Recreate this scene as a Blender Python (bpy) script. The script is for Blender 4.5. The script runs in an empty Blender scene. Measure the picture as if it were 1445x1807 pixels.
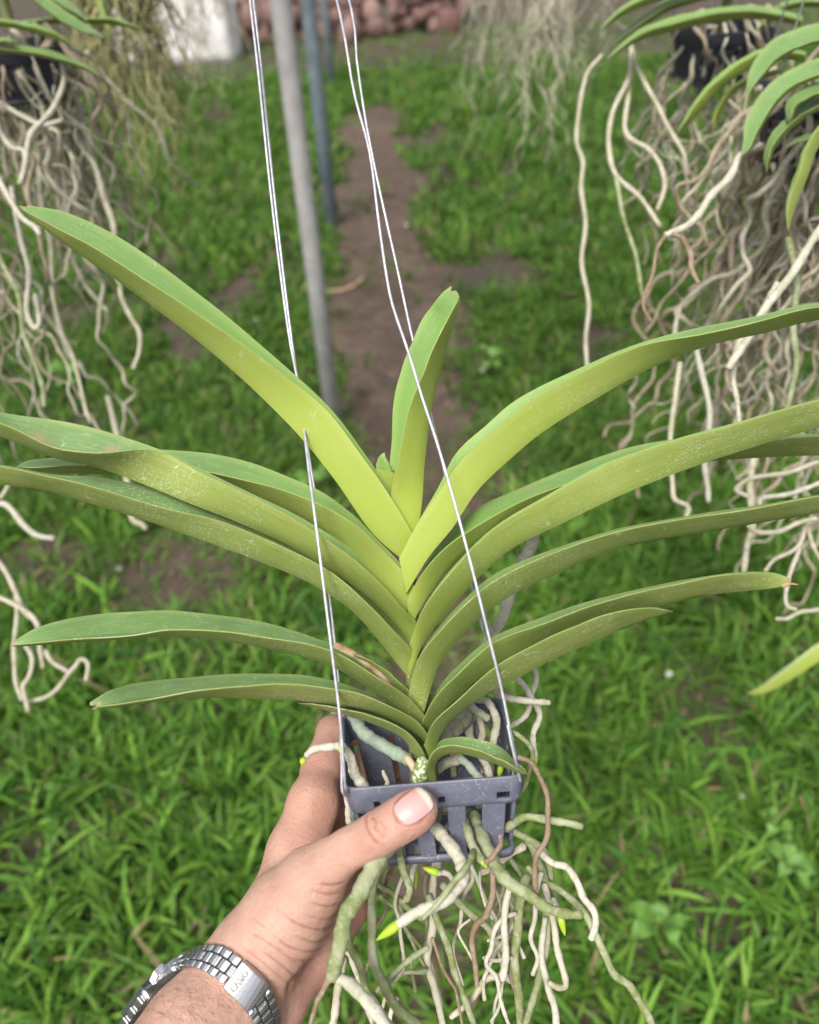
import bpy, bmesh, math, random
import numpy as np
from mathutils import Vector, Matrix
R = math.radians
random.seed(7); rng = np.random.default_rng(11)
scene = bpy.context.scene; col = scene.collection

# ---------------------------------------------------------------- camera
FPX, CX, CY = 1359.0, 722.5, 903.5           # lens in pixels of the 1445 x 1807 photograph
PITCH, CAMH, ROLL = R(40), 1.45, R(3.2)
cd = bpy.data.cameras.new('camera'); cam = bpy.data.objects.new('camera', cd); col.objects.link(cam)
cd.sensor_fit = 'HORIZONTAL'; cd.sensor_width = 36; cd.lens = 36 * FPX / 1445
cd.clip_start = .02; cd.clip_end = 400
cam.matrix_world = Matrix.Translation((0, 0, CAMH)) @ Matrix.Rotation(R(90) - PITCH, 4, 'X') @ Matrix.Rotation(-ROLL, 4, 'Z')
cd.dof.use_dof = True; cd.dof.focus_distance = .415; cd.dof.aperture_fstop = 7.2
scene.camera = cam
# ---------------------------------------------------------------- sky, sun, exposure
SUN_EL, SUN_AZ = R(58), R(205)
w = bpy.data.worlds.new('World'); scene.world = w; w.use_nodes = True
wn = w.node_tree.nodes; bg = wn['Background']
sky = wn.new('ShaderNodeTexSky'); sky.sky_type = 'NISHITA'; sky.sun_disc = False
sky.sun_elevation = SUN_EL; sky.sun_rotation = SUN_AZ; sky.air_density = 1.0; sky.dust_density = 4.0; sky.ozone_density = 1.0
hs = wn.new('ShaderNodeHueSaturation'); hs.inputs['Saturation'].default_value = .40      # a hazy, nearly white sky
w.node_tree.links.new(sky.outputs[0], hs.inputs['Color']); w.node_tree.links.new(hs.outputs[0], bg.inputs[0]); bg.inputs[1].default_value = .09
sl = bpy.data.lights.new('sun', 'SUN'); sun = bpy.data.objects.new('sun', sl); col.objects.link(sun)
sl.energy = 1.5; sl.angle = R(14); sl.color = (1, .94, .86)
sd = Vector((math.sin(SUN_AZ) * math.cos(SUN_EL), math.cos(SUN_AZ) * math.cos(SUN_EL), math.sin(SUN_EL)))
sun.rotation_euler = sd.to_track_quat('Z', 'Y').to_euler()
vs = scene.view_settings; vs.view_transform = 'Standard'; vs.look = 'None'; vs.exposure = 1.27; vs.gamma = 1
scene.render.engine = 'CYCLES'; scene.cycles.use_denoising = True
scene.cycles.max_bounces = 7; scene.cycles.diffuse_bounces = 3; scene.cycles.transparent_max_bounces = 8

# ---------------------------------------------------------------- projection helpers: a pixel and its depth -> a point of the place
cp, sp, crl, srl = math.cos(PITCH), math.sin(PITCH), math.cos(ROLL), math.sin(ROLL)
def cam2w(p):
    p = np.asarray(p, float); x0, y0, z = p[..., 0], p[..., 1], p[..., 2]     # right, up, depth
    x, y = x0 * crl + y0 * srl, y0 * crl - x0 * srl
    return np.stack([x, z * cp + y * sp, CAMH - z * sp + y * cp], -1)
def CC(u, v, z): return np.stack(np.broadcast_arrays((np.asarray(u, float) - CX) / FPX * z, (CY - np.asarray(v, float)) / FPX * z, np.asarray(z, float)), -1)
def C(u, v, z): return cam2w(CC(u, v, z))
def G(u, v, h=0.):
    d = cam2w(CC(u, v, 1.)) - np.array([0, 0, CAMH]); t = (h - CAMH) / d[..., 2]
    return np.array([0, 0, CAMH]) + d * np.asarray(t)[..., None]
def cr(rows, n, closed=False):
    """smooth Catmull-Rom resampling of rows (m, k)"""
    P = np.asarray(rows, float); m = len(P)
    if m == 2: P = np.array([P[0], (P[0] + P[1]) / 2, P[1]]); m = 3
    d = np.r_[0, np.cumsum(np.sqrt(np.linalg.norm(np.diff(P[:, :2], axis=0), axis=1)) + 1e-6)]
    T = np.zeros_like(P)
    T[1:-1] = (P[2:] - P[:-2]) / (d[2:] - d[:-2])[:, None]
    T[0] = (P[1] - P[0]) / (d[1] - d[0]); T[-1] = (P[-1] - P[-2]) / (d[-1] - d[-2])
    s = np.linspace(0, d[-1], n); i = np.clip(np.searchsorted(d, s, 'right') - 1, 0, m - 2)
    h = (d[i + 1] - d[i])[:, None]; x = ((s - d[i])[:, None]) / h
    return ((2 * x**3 - 3 * x**2 + 1) * P[i] + (x**3 - 2 * x**2 + x) * h * T[i] + (-2 * x**3 + 3 * x**2) * P[i + 1] + (x**3 - x**2) * h * T[i + 1])

# ---------------------------------------------------------------- object helpers
def empty(name, loc, label, cat, group=None):
    o = bpy.data.objects.new(name, None); col.objects.link(o); o.location = Vector(loc); o.empty_display_size = .02
    return tag(o, label, cat, group)
def tag(o, label, cat, group=None):
    o['label'] = label; o['category'] = cat
    if group: o['group'] = group
    return o
def world_loc(o):
    l = o.location.copy()
    return l
def obj(name, me, mats, parent=None, smooth=True):
    """link a mesh whose vertices are world coordinates, keeping them when parented"""
    o = bpy.data.objects.new(name, me); col.objects.link(o)
    for m in (mats if isinstance(mats, (list, tuple)) else [mats]): me.materials.append(M[m])
    if smooth: me.polygons.foreach_set('use_smooth', np.ones(len(me.polygons), bool))
    if parent:
        o.parent = parent
        a = parent
        while a.parent: a = a.parent
        if parent.type == 'EMPTY': o.matrix_parent_inverse = Matrix.Translation(-parent.location)
    return o
def mesh(verts, faces, name='m'):
    me = bpy.data.meshes.new(name); me.from_pydata([tuple(map(float, v)) for v in verts], [], [tuple(map(int, f)) for f in faces]); me.update()
    return me
def fattr(me, name, vals):
    a = me.attributes.new(name, 'FLOAT', 'POINT'); a.data.foreach_set('value', np.asarray(vals, np.float32))
def tube_geo(P, r, n=8, cap=True, ph=0.):
    P = np.asarray(P, float); m = len(P); r = np.broadcast_to(np.asarray(r, float), (m,))
    T = np.gradient(P, axis=0); T /= np.linalg.norm(T, axis=1)[:, None] + 1e-12
    up = np.array([0, 0, 1.]) if abs(T[0, 2]) < .9 else np.array([1., 0, 0])
    a = np.cross(T[0], up); a /= np.linalg.norm(a); A = np.zeros_like(P); A[0] = a
    for i in range(1, m):
        a = a - T[i] * a.dot(T[i]); a /= np.linalg.norm(a) + 1e-12; A[i] = a
    B = np.cross(T, A); th = np.arange(n) * 2 * math.pi / n + ph
    V = P[:, None] + r[:, None, None] * (A[:, None] * np.cos(th)[None, :, None] + B[:, None] * np.sin(th)[None, :, None])
    V = V.reshape(-1, 3); F = []
    for i in range(m - 1):
        for k in range(n):
            k2 = (k + 1) % n; F.append((i * n + k, i * n + k2, i * n + n + k2, i * n + n + k))
    if cap:
        V = np.vstack([V, P[:1] - T[:1] * r[0] * .5, P[-1:] + T[-1:] * r[-1] * .6]); c = len(V) - 2
        for k in range(n):
            k2 = (k + 1) % n; F.append((c, k2, k)); F.append((c + 1, (m - 1) * n + k, (m - 1) * n + k2))
    return V, F
def tube(name, P, r, mat, parent=None, n=8):
    V, F = tube_geo(P, r, n); return obj(name, mesh(V, F), mat, parent)
def box_geo(c, ax, ay, az):
    c, ax, ay, az = map(lambda q: np.asarray(q, float), (c, ax, ay, az))
    V = [c + i * ax + j * ay + k * az for k in (-1, 1) for j in (-1, 1) for i in (-1, 1)]
    F = [(0, 2, 3, 1), (4, 5, 7, 6), (0, 1, 5, 4), (2, 6, 7, 3), (0, 4, 6, 2), (1, 3, 7, 5)]
    if np.dot(np.cross(ax, ay), az) < 0: F = [f[::-1] for f in F]
    return V, F
def bevel(o, wd, seg=2):
    m = o.modifiers.new('bevel', 'BEVEL'); m.width = wd; m.segments = seg; m.limit_method = 'ANGLE'
    return o

# ---------------------------------------------------------------- materials
M = {}
class N:
    """tiny node-graph helper"""
    def __init__(s, name):
        s.m = bpy.data.materials.new(name); s.m.use_nodes = True; s.t = s.m.node_tree; s.p = s.t.nodes['Principled BSDF']; M[name] = s.m
        s.out = s.t.nodes['Material Output']
    def n(s, t, **k):
        x = s.t.nodes.new('ShaderNode' + t)
        for a, b in k.items():
            if a in x.inputs.keys(): x.inputs[a].default_value = b
            else: setattr(x, a, b)
        return x
    def l(s, a, b): s.t.links.new(a, b)
    def noise(s, vec, scale, detail=4, rough=.55, dist=0.):
        x = s.n('TexNoise', Scale=scale, Detail=detail, Roughness=rough, Distortion=dist)
        if vec is not None: s.l(vec, x.inputs['Vector'])
        return x.outputs['Fac']
    def ramp(s, f, stops):
        x = s.n('ValToRGB'); e = x.color_ramp.elements
        while len(e) < len(stops): e.new(.5)
        for q, (a, c) in zip(e, stops):
            q.position = a; q.color = (c, c, c, 1) if isinstance(c, (int, float)) else (*c, 1)
        s.l(f, x.inputs[0]); return x.outputs[0]
    def mix(s, f, a, b, mode='MIX'):
        x = s.n('Mix', data_type='RGBA', blend_type=mode)
        for i, q in ((0, f), (6, a), (7, b)):
            if isinstance(q, (int, float)): x.inputs[i].default_value = q
            elif isinstance(q, tuple): x.inputs[i].default_value = (*q, 1)
            else: s.l(q, x.inputs[i])
        return x.outputs[2]
    def math(s, op, a, b=0.):
        x = s.n('Math', operation=op)
        for i, q in ((0, a), (1, b)):
            if isinstance(q, (int, float)): x.inputs[i].default_value = q
            else: s.l(q, x.inputs[i])
        return x.outputs[0]
    def attr(s, name): return s.n('Attribute', attribute_name=name).outputs['Fac']
    def objc(s): return s.n('TexCoord').outputs['Object']
    def uv(s, sc):
        m = s.n('Mapping'); m.inputs['Scale'].default_value = sc; s.l(s.n('TexCoord').outputs['UV'], m.inputs[0]); return m.outputs[0]
    def rand(s): return s.n('ObjectInfo').outputs['Random']
    def col(s, c):
        if isinstance(c, tuple): s.p.inputs['Base Color'].default_value = (*c, 1)
        else: s.l(c, s.p.inputs['Base Color'])
    def rough(s, r):
        if isinstance(r, (int, float)): s.p.inputs['Roughness'].default_value = r
        else: s.l(r, s.p.inputs['Roughness'])
    def bump(s, h, strength, dist):
        b = s.n('Bump', Strength=strength, Distance=dist); s.l(h, b.inputs['Height']); s.l(b.outputs[0], s.p.inputs['Normal'])
    def translucent(s, c, f):
        t = s.n('BsdfTranslucent'); x = s.n('MixShader'); x.inputs[0].default_value = f
        if isinstance(c, tuple): t.inputs[0].default_value = (*c, 1)
        else: s.l(c, t.inputs[0])
        s.l(s.p.outputs[0], x.inputs[1]); s.l(t.outputs[0], x.inputs[2]); s.l(x.outputs[0], s.out.inputs[0])

def leaf_mat(name, young, old, pale, dusty, rough):
    q = N(name); tone = q.attr('tone'); oc = q.objc()
    base = q.mix(tone, young, old)
    st = q.noise(q.uv((34, 2.2, 1)), 3, 4)                       # long grain along the blade
    base = q.mix(q.ramp(st, [(.38, .0), (.66, .75)]), base, pale)
    film = q.math('MULTIPLY', q.ramp(q.noise(q.uv((5, 5, 1)), 5, 5, .65), [(.52, 0.), (.74, .45)]), tone)
    base = q.mix(film, base, (.40, .43, .27))                  # dried water film in drifts
    blot = q.noise(oc, 38, 4)
    base = q.mix(q.ramp(blot, [(.35, .35), (.62, 0.)]), base, q.mix(tone, young, tuple(x * .72 for x in old)))
    # mineral dust specks and wandering scratches
    sp_ = q.ramp(q.noise(oc, 900, 2, .6), [(.56, 0.), (.66, 1.)])
    gate = q.ramp(q.noise(oc, 24, 5, .7), [(.46, 0.), (.66, .9)])
    line = q.math('ABSOLUTE', q.math('SUBTRACT', q.noise(oc, 120, 1.5, .5, .6), .5))
    ln = q.ramp(line, [(.0, 1.), (.009, 0.)])
    gate2 = q.ramp(q.noise(oc, 70, 2), [(.57, 0.), (.64, 1.)])
    dust = q.math('MAXIMUM', q.math('MULTIPLY', sp_, gate), q.math('MULTIPLY', ln, gate2))
    dust = q.math('MULTIPLY', dust, q.math('MULTIPLY', tone, dusty))
    base = q.mix(dust, base, (.62, .64, .50))
    edge = q.attr('edge')
    base = q.mix(q.math('MULTIPLY', edge, .22), base, (.50, .56, .20))
    brown = q.math('MULTIPLY', q.attr('brown'), q.ramp(q.noise(oc, 260, 3), [(.35, .45), (.6, 1.)]))
    base = q.mix(brown, base, (.33, .24, .15))
    q.col(base); q.rough(q.math('ADD', q.math('MULTIPLY', dust, .3), rough))
    q.p.inputs['Specular IOR Level'].default_value = .28
    q.bump(q.math('ADD', st, q.math('MULTIPLY', q.noise(oc, 500, 3), .25)), .12, .0012)
    q.translucent(base, .12)
leaf_mat('leaf_outer', (.36, .46, .05), (.212, .282, .058), (.33, .385, .13), .9, .38)
leaf_mat('leaf_inner', (.19, .36, .05), (.130, .240, .075), (.21, .32, .13), .45, .32)

def root_mat(name, a, b, c, thr):
    q = N(name); oc = q.objc()
    base = q.mix(q.ramp(q.noise(oc, 60, 5), [(thr - .09, 0.), (thr + .09, 1.)]), a, b)
    base = q.mix(q.ramp(q.noise(oc, 300, 4), [(.5, 0.), (.75, .8)]), base, c)
    base = q.mix(q.math('MULTIPLY', q.rand(), .35), base, tuple(x * .62 for x in a))
    q.col(base); q.rough(.85); q.p.inputs['Specular IOR Level'].default_value = .2
    q.bump(q.math('ADD', q.noise(oc, 350, 5), q.math('MULTIPLY', q.noise(oc, 90, 3), .8)), .55, .0012)
root_mat('root_white', (.52, .50, .41), (.36, .37, .26), (.25, .22, .15), .56)
root_mat('root_green', (.33, .355, .22), (.165, .205, .07), (.42, .42, .32), .48)
root_mat('root_brown', (.27, .20, .135), (.19, .13, .08), (.38, .33, .25), .52)
root_mat('root_pale', (.50, .47, .37), (.36, .35, .22), (.27, .22, .14), .55)
root_mat('root_olive', (.34, .33, .17), (.24, .24, .09), (.40, .38, .24), .5)
root_mat('root_dun', (.36, .30, .22), (.26, .21, .14), (.44, .40, .31), .52)
root_mat('root_teal', (.33, .40, .32), (.22, .30, .22), (.42, .45, .36), .5)
q = N('root_tip'); q.col(q.mix(q.ramp(q.noise(q.objc(), 150), [(.3, 0.), (.7, 1.)]), (.36, .52, .03), (.26, .42, .03))); q.rough(.4)
q.p.inputs['Subsurface Weight'].default_value = .1; q.p.inputs['Subsurface Scale'].default_value = .003
q = N('stem_green'); s_ = q.ramp(q.noise(q.objc(), 420, 4), [(.48, 0.), (.56, 1.)]); q.col(q.mix(s_, (.16, .24, .05), (.62, .66, .52))); q.rough(.6)
q = N('stem_sheath'); oc = q.objc(); b = q.mix(q.ramp(q.noise(oc, 90, 5), [(.35, 0.), (.65, 1.)]), (.13, .16, .05), (.22, .24, .11)); q.col(b); q.rough(.6); q.bump(q.noise(oc, 300, 3), .3, .001)
q = N('dry_sheath'); q.col(q.mix(q.ramp(q.noise(q.objc(), 170, 5), [(.35, 0.), (.65, 1.)]), (.30, .17, .09), (.52, .40, .27))); q.rough(.8)
q.bump(q.noise(q.objc(), 300), .6, .001)

def plastic(name, c):
    q = N(name); oc = q.objc()
    d = q.ramp(q.noise(oc, 55, 6, .65), [(.48, 0.), (.78, .55)]); sc = q.ramp(q.noise(oc, 260, 5, .75, 1.5), [(.57, 0.), (.66, .7)])
    b = q.mix(d, c, tuple(min(1, x * 1.7 + .03) for x in c)); b = q.mix(sc, b, tuple(min(.4, x * 2.2 + .1) if c[0] > .05 else x * 1.5 for x in c)); q.col(b)
    q.rough(q.ramp(q.noise(oc, 90, 4), [(.3, .42), (.7, .62)])); q.bump(q.noise(oc, 300, 4), .12, .0006)
plastic('plastic_slate', (.100, .108, .145)); plastic('plastic_black', (.018, .020, .034))
q = N('wire'); q.col(q.mix(q.ramp(q.noise(q.objc(), 200, 4), [(.4, 0.), (.65, 1.)]), (.42, .42, .47), (.60, .60, .64))); q.rough(.45); q.p.inputs['Metallic'].default_value = .45

q = N('skin'); oc = q.objc()
mot = q.noise(oc, 55, 4); fine = q.noise(oc, 260, 4)
b = q.mix(q.ramp(mot, [(.35, 0.), (.65, 1.)]), (.50, .290, .218), (.575, .362, .282))
b = q.mix(q.attr('flush_shade'), b, (.52, .20, .14)); b = q.mix(q.math('MULTIPLY', q.attr('crease'), .75), b, (.30, .105, .06))
b = q.mix(q.math('MULTIPLY', q.ramp(fine, [(.55, 0.), (.75, 1.)]), .25), b, (.60, .37, .28)); q.col(b)
q.rough(q.ramp(fine, [(.3, .40), (.7, .55)])); q.p.inputs['Specular IOR Level'].default_value = .4
q.p.inputs['Subsurface Weight'].default_value = .18; q.p.inputs['Subsurface Radius'].default_value = (1, .35, .2); q.p.inputs['Subsurface Scale'].default_value = .006
mp = q.n('Mapping'); mp.inputs['Rotation'].default_value = (0, R(-35), R(-20)); mp.inputs['Scale'].default_value = (1, 3.2, 3.2); q.l(oc, mp.inputs[0])
v = q.n('TexVoronoi', Scale=620.); v.feature = 'DISTANCE_TO_EDGE'; q.l(mp.outputs[0], v.inputs['Vector'])
q.bump(q.math('ADD', q.math('MULTIPLY', q.ramp(v.outputs[0], [(0., 0.), (.12, 1.)]), .35), q.math('ADD', q.math('MULTIPLY', q.noise(mp.outputs[0], 150, 4), .8), fine)), .65, .0014)
q = N('nail'); b = q.mix(q.attr('edge'), (.60, .325, .31), (.70, .58, .50)); q.col(b); q.rough(.33)
q.p.inputs['Subsurface Weight'].default_value = .15; q.p.inputs['Subsurface Scale'].default_value = .003
q = N('steel'); q.col((.43, .44, .445)); q.p.inputs['Metallic'].default_value = 1.; mp = q.n('Mapping'); mp.inputs['Scale'].default_value = (40, 600, 600); q.l(q.objc(), mp.inputs[0])
q.rough(q.ramp(q.noise(mp.outputs[0], 3, 4), [(.3, .22), (.7, .40)])); q.bump(q.noise(mp.outputs[0], 3, 4), .08, .0004)
q = N('steel_dark'); q.col((.30, .29, .28)); q.p.inputs['Metallic'].default_value = .8; q.rough(.5)
q = N('watch_glass'); q.col((.05, .06, .06)); q.rough(.08)
q = N('hair'); q.col((.03, .018, .012)); q.rough(.5)

q = N('soil'); oc = q.objc()
b = q.mix(q.ramp(q.noise(oc, 2.2, 6, .6), [(.35, 0.), (.66, 1.)]), (.088, .060, .045), (.150, .098, .072))
b = q.mix(q.ramp(q.noise(oc, 26, 6, .7), [(.42, 0.), (.72, .8)]), b, (.050, .038, .030))
b = q.mix(q.ramp(q.noise(oc, 140, 4, .7), [(.62, 0.), (.74, .7)]), b, (.24, .17, .12))
b = q.mix(q.ramp(q.noise(oc, .9, 5, .6), [(.42, 0.), (.62, .6)]), b, (.045, .075, .022)); b = q.mix(1., b, (.75, .75, .75), 'MULTIPLY'); q.col(b); q.rough(.92)
q.bump(q.math('ADD', q.noise(oc, 30, 6, .7), q.math('MULTIPLY', q.noise(oc, 160, 4), .3)), .9, .02)
q = N('path_soil'); oc = q.objc()
b = q.mix(q.ramp(q.noise(oc, 2.6, 6, .6), [(.35, 0.), (.66, 1.)]), (.112, .073, .050), (.200, .136, .096))
b = q.mix(q.ramp(q.noise(oc, 14, 6, .7), [(.40, 0.), (.62, .6)]), b, (.050, .036, .028))
b = q.mix(q.ramp(q.noise(oc, 120, 4, .7), [(.62, 0.), (.74, .6)]), b, (.25, .185, .14)); q.col(b); q.rough(.9)
q.bump(q.math('ADD', q.noise(oc, 22, 6, .7), q.math('MULTIPLY', q.noise(oc, 160, 4), .35)), 1., .04)
q = N('crumb'); oc = q.objc(); q.col(q.mix(q.ramp(q.noise(oc, 40, 2), [(.4, 0.), (.65, 1.)]), (.075, .050, .038), (.22, .165, .125))); q.rough(.9)
q = N('grass'); a = q.n('Attribute', attribute_name='tint'); b = a.outputs['Color']; q.col(b); q.rough(.5); q.p.inputs['Specular IOR Level'].default_value = .16
q.translucent(b, .30)
q = N('weed'); b = q.mix(q.ramp(q.noise(q.objc(), 60, 4), [(.35, 0.), (.65, 1.)]), (.085, .20, .03), (.15, .30, .05)); q.col(b); q.rough(.5); q.translucent(b, .25)
q = N('galvanised'); oc = q.objc(); q.col(q.mix(q.ramp(q.noise(oc, 18, 5), [(.35, 0.), (.65, 1.)]), (.38, .365, .36), (.48, .47, .465))); q.rough(.55); q.p.inputs['Metallic'].default_value = .25
q = N('painted_blue'); oc = q.objc(); q.col(q.mix(q.ramp(q.noise(oc, 14, 5), [(.35, 0.), (.7, 1.)]), (.10, .135, .155), (.18, .215, .235))); q.rough(.5)
q = N('whitewash'); oc = q.objc(); b = q.mix(q.ramp(q.noise(oc, 3.5, 6, .65), [(.38, 0.), (.68, 1.)]), (.70, .66, .66), (.86, .84, .84))
b = q.mix(q.ramp(q.noise(oc, 9, 6, .7), [(.55, 0.), (.75, .5)]), b, (.42, .36, .34)); q.col(b); q.rough(.9); q.bump(q.noise(oc, 30, 5), .6, .02)
q = N('stone'); oc = q.objc(); b = q.mix(q.rand(), (.20, .105, .09), (.38, .25, .215)); b = q.mix(q.ramp(q.noise(oc, 12, 6, .7), [(.42, 0.), (.7, .8)]), b, (.14, .075, .07)); q.col(b); q.rough(.9)
q.bump(q.noise(oc, 25, 5), .8, .02)
q = N('pebble'); q.col(q.mix(q.noise(q.objc(), 60), (.62, .60, .56), (.74, .72, .68))); q.rough(.7)

# ================================================================ the setting
def grid_mesh(xs, ys, zf):
    X, Y = np.meshgrid(xs, ys); Z = zf(X, Y); V = np.stack([X, Y, Z], -1).reshape(-1, 3); nx, ny = len(xs), len(ys)
    return mesh(V, [(j * nx + i, j * nx + i + 1, (j + 1) * nx + i + 1, (j + 1) * nx + i) for j in range(ny - 1) for i in range(nx - 1)])
xs = np.unique(np.r_[np.linspace(-80, -6, 12), np.linspace(-6, 6, 121), np.linspace(6, 80, 12)])
ys = np.unique(np.r_[np.linspace(-60, -1, 10), np.linspace(-1, 12, 131), np.linspace(12, 160, 16)])
_ph = rng.uniform(0, 6.28, (14, 2)); _k = rng.normal(0, 1, (14, 2))
def vnoise(x, y, f):
    s = 0.
    for (a, b), (kx, ky) in zip(_ph, _k): s = s + np.sin(x * f * kx + y * f * ky + a + 1.7 * np.sin(y * f * kx * .6 - x * f * ky * .6 + b))
    return s / 3.7
g = obj('ground', grid_mesh(xs, ys, lambda X, Y: .012 * vnoise(X, Y, 3.) - .02), 'soil'); g['kind'] = 'structure'
PR = [(186, 640, 690), (215, 608, 706), (300, 590, 728), (420, 574, 765), (560, 568, 805), (700, 575, 850), (860, 590, 880), (1060, 590, 900), (1300, 610, 880), (1560, 640, 860), (1807, 650, 850)]
PL = np.array([G(l, v)[:2] for v, l, r in PR]); PRR = np.array([G(r, v)[:2] for v, l, r in PR])
pl = cr(PL, 90); pr = cr(PRR, 90)
jj = np.arange(90)
pl[:, 0] += .06 * np.sin(jj * .37 + 1) + .03 * np.sin(jj * .9) + .02 * np.sin(jj * 2.3 + 1); pr[:, 0] += .06 * np.sin(jj * .33) + .03 * np.sin(jj * .8 + 2) + .02 * np.sin(jj * 2.1)
V = []; F = []
for i in range(90):
    for k in range(7):
        t = k / 6; p = pl[i] * (1 - t) + pr[i] * t; V.append((p[0], p[1], .012 * vnoise(p[0], p[1], 3.) - .02 + .006 + .006 * math.sin(t * math.pi)))
for i in range(89):
    for k in range(6): F.append((i * 7 + k, (i + 1) * 7 + k, (i + 1) * 7 + k + 1, i * 7 + k + 1)[::-1])
p = obj('path', mesh(V, F), 'path_soil'); p['kind'] = 'structure'

# grass: nobody could count it, one object of arching blades
pc = (pl + pr) / 2; pw = np.linalg.norm(pr - pl, axis=1) / 2; o_ = np.argsort(pc[:, 1])
def path_off(x, y): return np.where(y > pc[:, 1].max() - .15, 3., 1.) * np.abs(x - np.interp(y, pc[o_, 1], pc[o_, 0])) / np.interp(y, pc[o_, 1], pw[o_])
def scatter(n, y0, y1):
    y = np.sqrt(rng.uniform(y0**2, y1**2, n)) if y0 > 0 else rng.uniform(y0, y1, n)
    x = rng.uniform(-1, 1, n) * (.62 * np.maximum(y, .2) + .75); return x, y
def blades(x, y, nb, L, Wd, seg, lean, bend, bright):
    m = len(x); X = np.repeat(x, nb); Y = np.repeat(y, nb); n = m * nb
    X = X + rng.normal(0, .012, n); Y = Y + rng.normal(0, .012, n)
    az = rng.uniform(0, 6.283, n); ln = rng.uniform(*L, n) * np.repeat(rng.uniform(.7, 1.15, m), nb); wd = rng.uniform(*Wd, n)
    th0 = np.abs(rng.normal(0, lean, n)); th1 = th0 + rng.uniform(*bend, n)
    px = np.zeros((n, seg + 1)); pz = np.zeros((n, seg + 1))
    for s in range(seg):
        th = th0 + (th1 - th0) * (s + .5) / seg; px[:, s + 1] = px[:, s] + np.sin(th) * ln / seg; pz[:, s + 1] = pz[:, s] + np.cos(th) * ln / seg
    pz = np.maximum(pz, .004 + rng.uniform(0, .01, n)[:, None])
    t = np.linspace(0, 1, seg + 1); prof = np.clip(np.sin((t * .86 + .14) * math.pi) ** .8, 0.03, 1)
    tw = rng.normal(0, .5, n)
    sx, sy = -np.sin(az), np.cos(az); gz = .012 * vnoise(X, Y, 3.) - .02
    V = np.zeros((n, seg + 1, 2, 3))
    for k, s in ((0, -1), (1, 1)):
        off = s * wd[:, None] / 2 * prof[None]
        V[:, :, k, 0] = X[:, None] + np.cos(az)[:, None] * px + sx[:, None] * off * np.cos(tw)[:, None]
        V[:, :, k, 1] = Y[:, None] + np.sin(az)[:, None] * px + sy[:, None] * off * np.cos(tw)[:, None]
        V[:, :, k, 2] = gz[:, None] + pz + off * np.sin(tw)[:, None]
    base = (np.arange(n) * (seg + 1) * 2)[:, None]; s = np.arange(seg) * 2
    Q = np.stack([base + s, base + s + 1, base + s + 3, base + s + 2], -1).reshape(-1, 4)
    hue = np.repeat(rng.uniform(0, 1, m), nb) * .6 + rng.uniform(0, 1, n) * .4; lum = rng.uniform(.55, 1.25, n) * bright
    c0 = np.array([.036, .125, .020]); c1 = np.array([.180, .330, .046])
    c = (c0 + (c1 - c0) * hue[:, None]) * lum[:, None]
    dry = rng.uniform(0, 1, n) < .04; c[dry] = np.array([.30, .25, .13]) * rng.uniform(.6, 1.1, (dry.sum(), 1))
    cc = np.repeat(c[:, None], (seg + 1) * 2, 1).reshape(-1, 3)
    return V.reshape(-1, 3), Q, cc
parts = []
def keep(x, y, thin, edge):
    d = path_off(x, y); nz = vnoise(x, y, 4.) + .6 * vnoise(x + 9, y - 4, 11.)
    dens = np.clip(1.0 + .55 * nz - thin, .03, 1) * np.clip((d - edge) / .45, .02, 1)
    return rng.uniform(0, 1, len(x)) < dens
x, y = scatter(4200, .15, 1.75); d = path_off(x, y)
k = rng.uniform(0, 1, len(x)) < np.clip(.80 + .5 * vnoise(x, y, 4.) + .35 * vnoise(x + 9, y - 4, 11.), .06, 1) * np.clip((d - .55) / .6, .05, 1)
BP = [(G(330, 1030), .36, .20), (G(60, 990), .25, .15), (G(480, 860), .16, .10), (G(1290, 1370), .07, .05), (G(1215, 1590), .09, .06), (G(60, 1500), .08, .06)]      # worn bare patches
def bare(x, y): return np.max([np.exp(-(((x - c_[0]) / a_) ** 2 + ((y - c_[1]) / b_) ** 2) ** 1.5) for c_, a_, b_ in BP], axis=0)
k &= rng.uniform(0, 1, len(x)) > .95 * bare(x, y)
parts.append(blades(x[k], y[k], 10, (.05, .15), (.005, .0115), 6, .75, (.4, 1.4), 1.08))
x, y = scatter(2600, .15, 2.2); k = (rng.uniform(0, 1, len(x)) < np.clip((path_off(x, y) - .4) / .5, .12, 1)) & (rng.uniform(0, 1, len(x)) > .8 * bare(x, y)); parts.append(blades(x[k], y[k], 7, (.05, .15), (.0014, .003), 5, .8, (.2, 1.2), 1.1))
x, y = scatter(2200, .15, 2.2); k = (rng.uniform(0, 1, len(x)) > .8 * bare(x, y)) & (rng.uniform(0, 1, len(x)) < np.clip((path_off(x, y) - .3) / .5, .25, 1)); parts.append(blades(x[k], y[k], 5, (.012, .030), (.008, .014), 3, 1.0, (.1, .5), .85))
x, y = scatter(1500, .15, 1.9); k = rng.uniform(0, 1, len(x)) > .7 * bare(x, y); parts.append(blades(x[k], y[k], 4, (.02, .06), (.004, .008), 3, .8, (.2, .9), .9))
x, y = scatter(5000, 1.75, 4.5); k = keep(x, y, .0, .5); parts.append(blades(x[k], y[k], 6, (.015, .04), (.010, .018), 3, 1.0, (.1, .5), .75))
x, y = scatter(8500, 1.75, 3.6); k = keep(x, y, .0, .74); parts.append(blades(x[k], y[k], 9, (.04, .11), (.004, .009), 4, .7, (.4, 1.4), .80))
x, y = scatter(12000, 3.6, 8.2); k = keep(x, y, -.25, .74) & (y < 8.2 - .5 * np.abs(vnoise(x, y, 2.))); parts.append(blades(x[k], y[k], 9, (.06, .15), (.007, .014), 3, .6, (.4, 1.2), .95))
x, y = scatter(4500, 7.0, 10.5); parts.append(blades(x, y, 5, (.03, .08), (.007, .014), 2, .7, (.3, 1.), 1.1))
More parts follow.
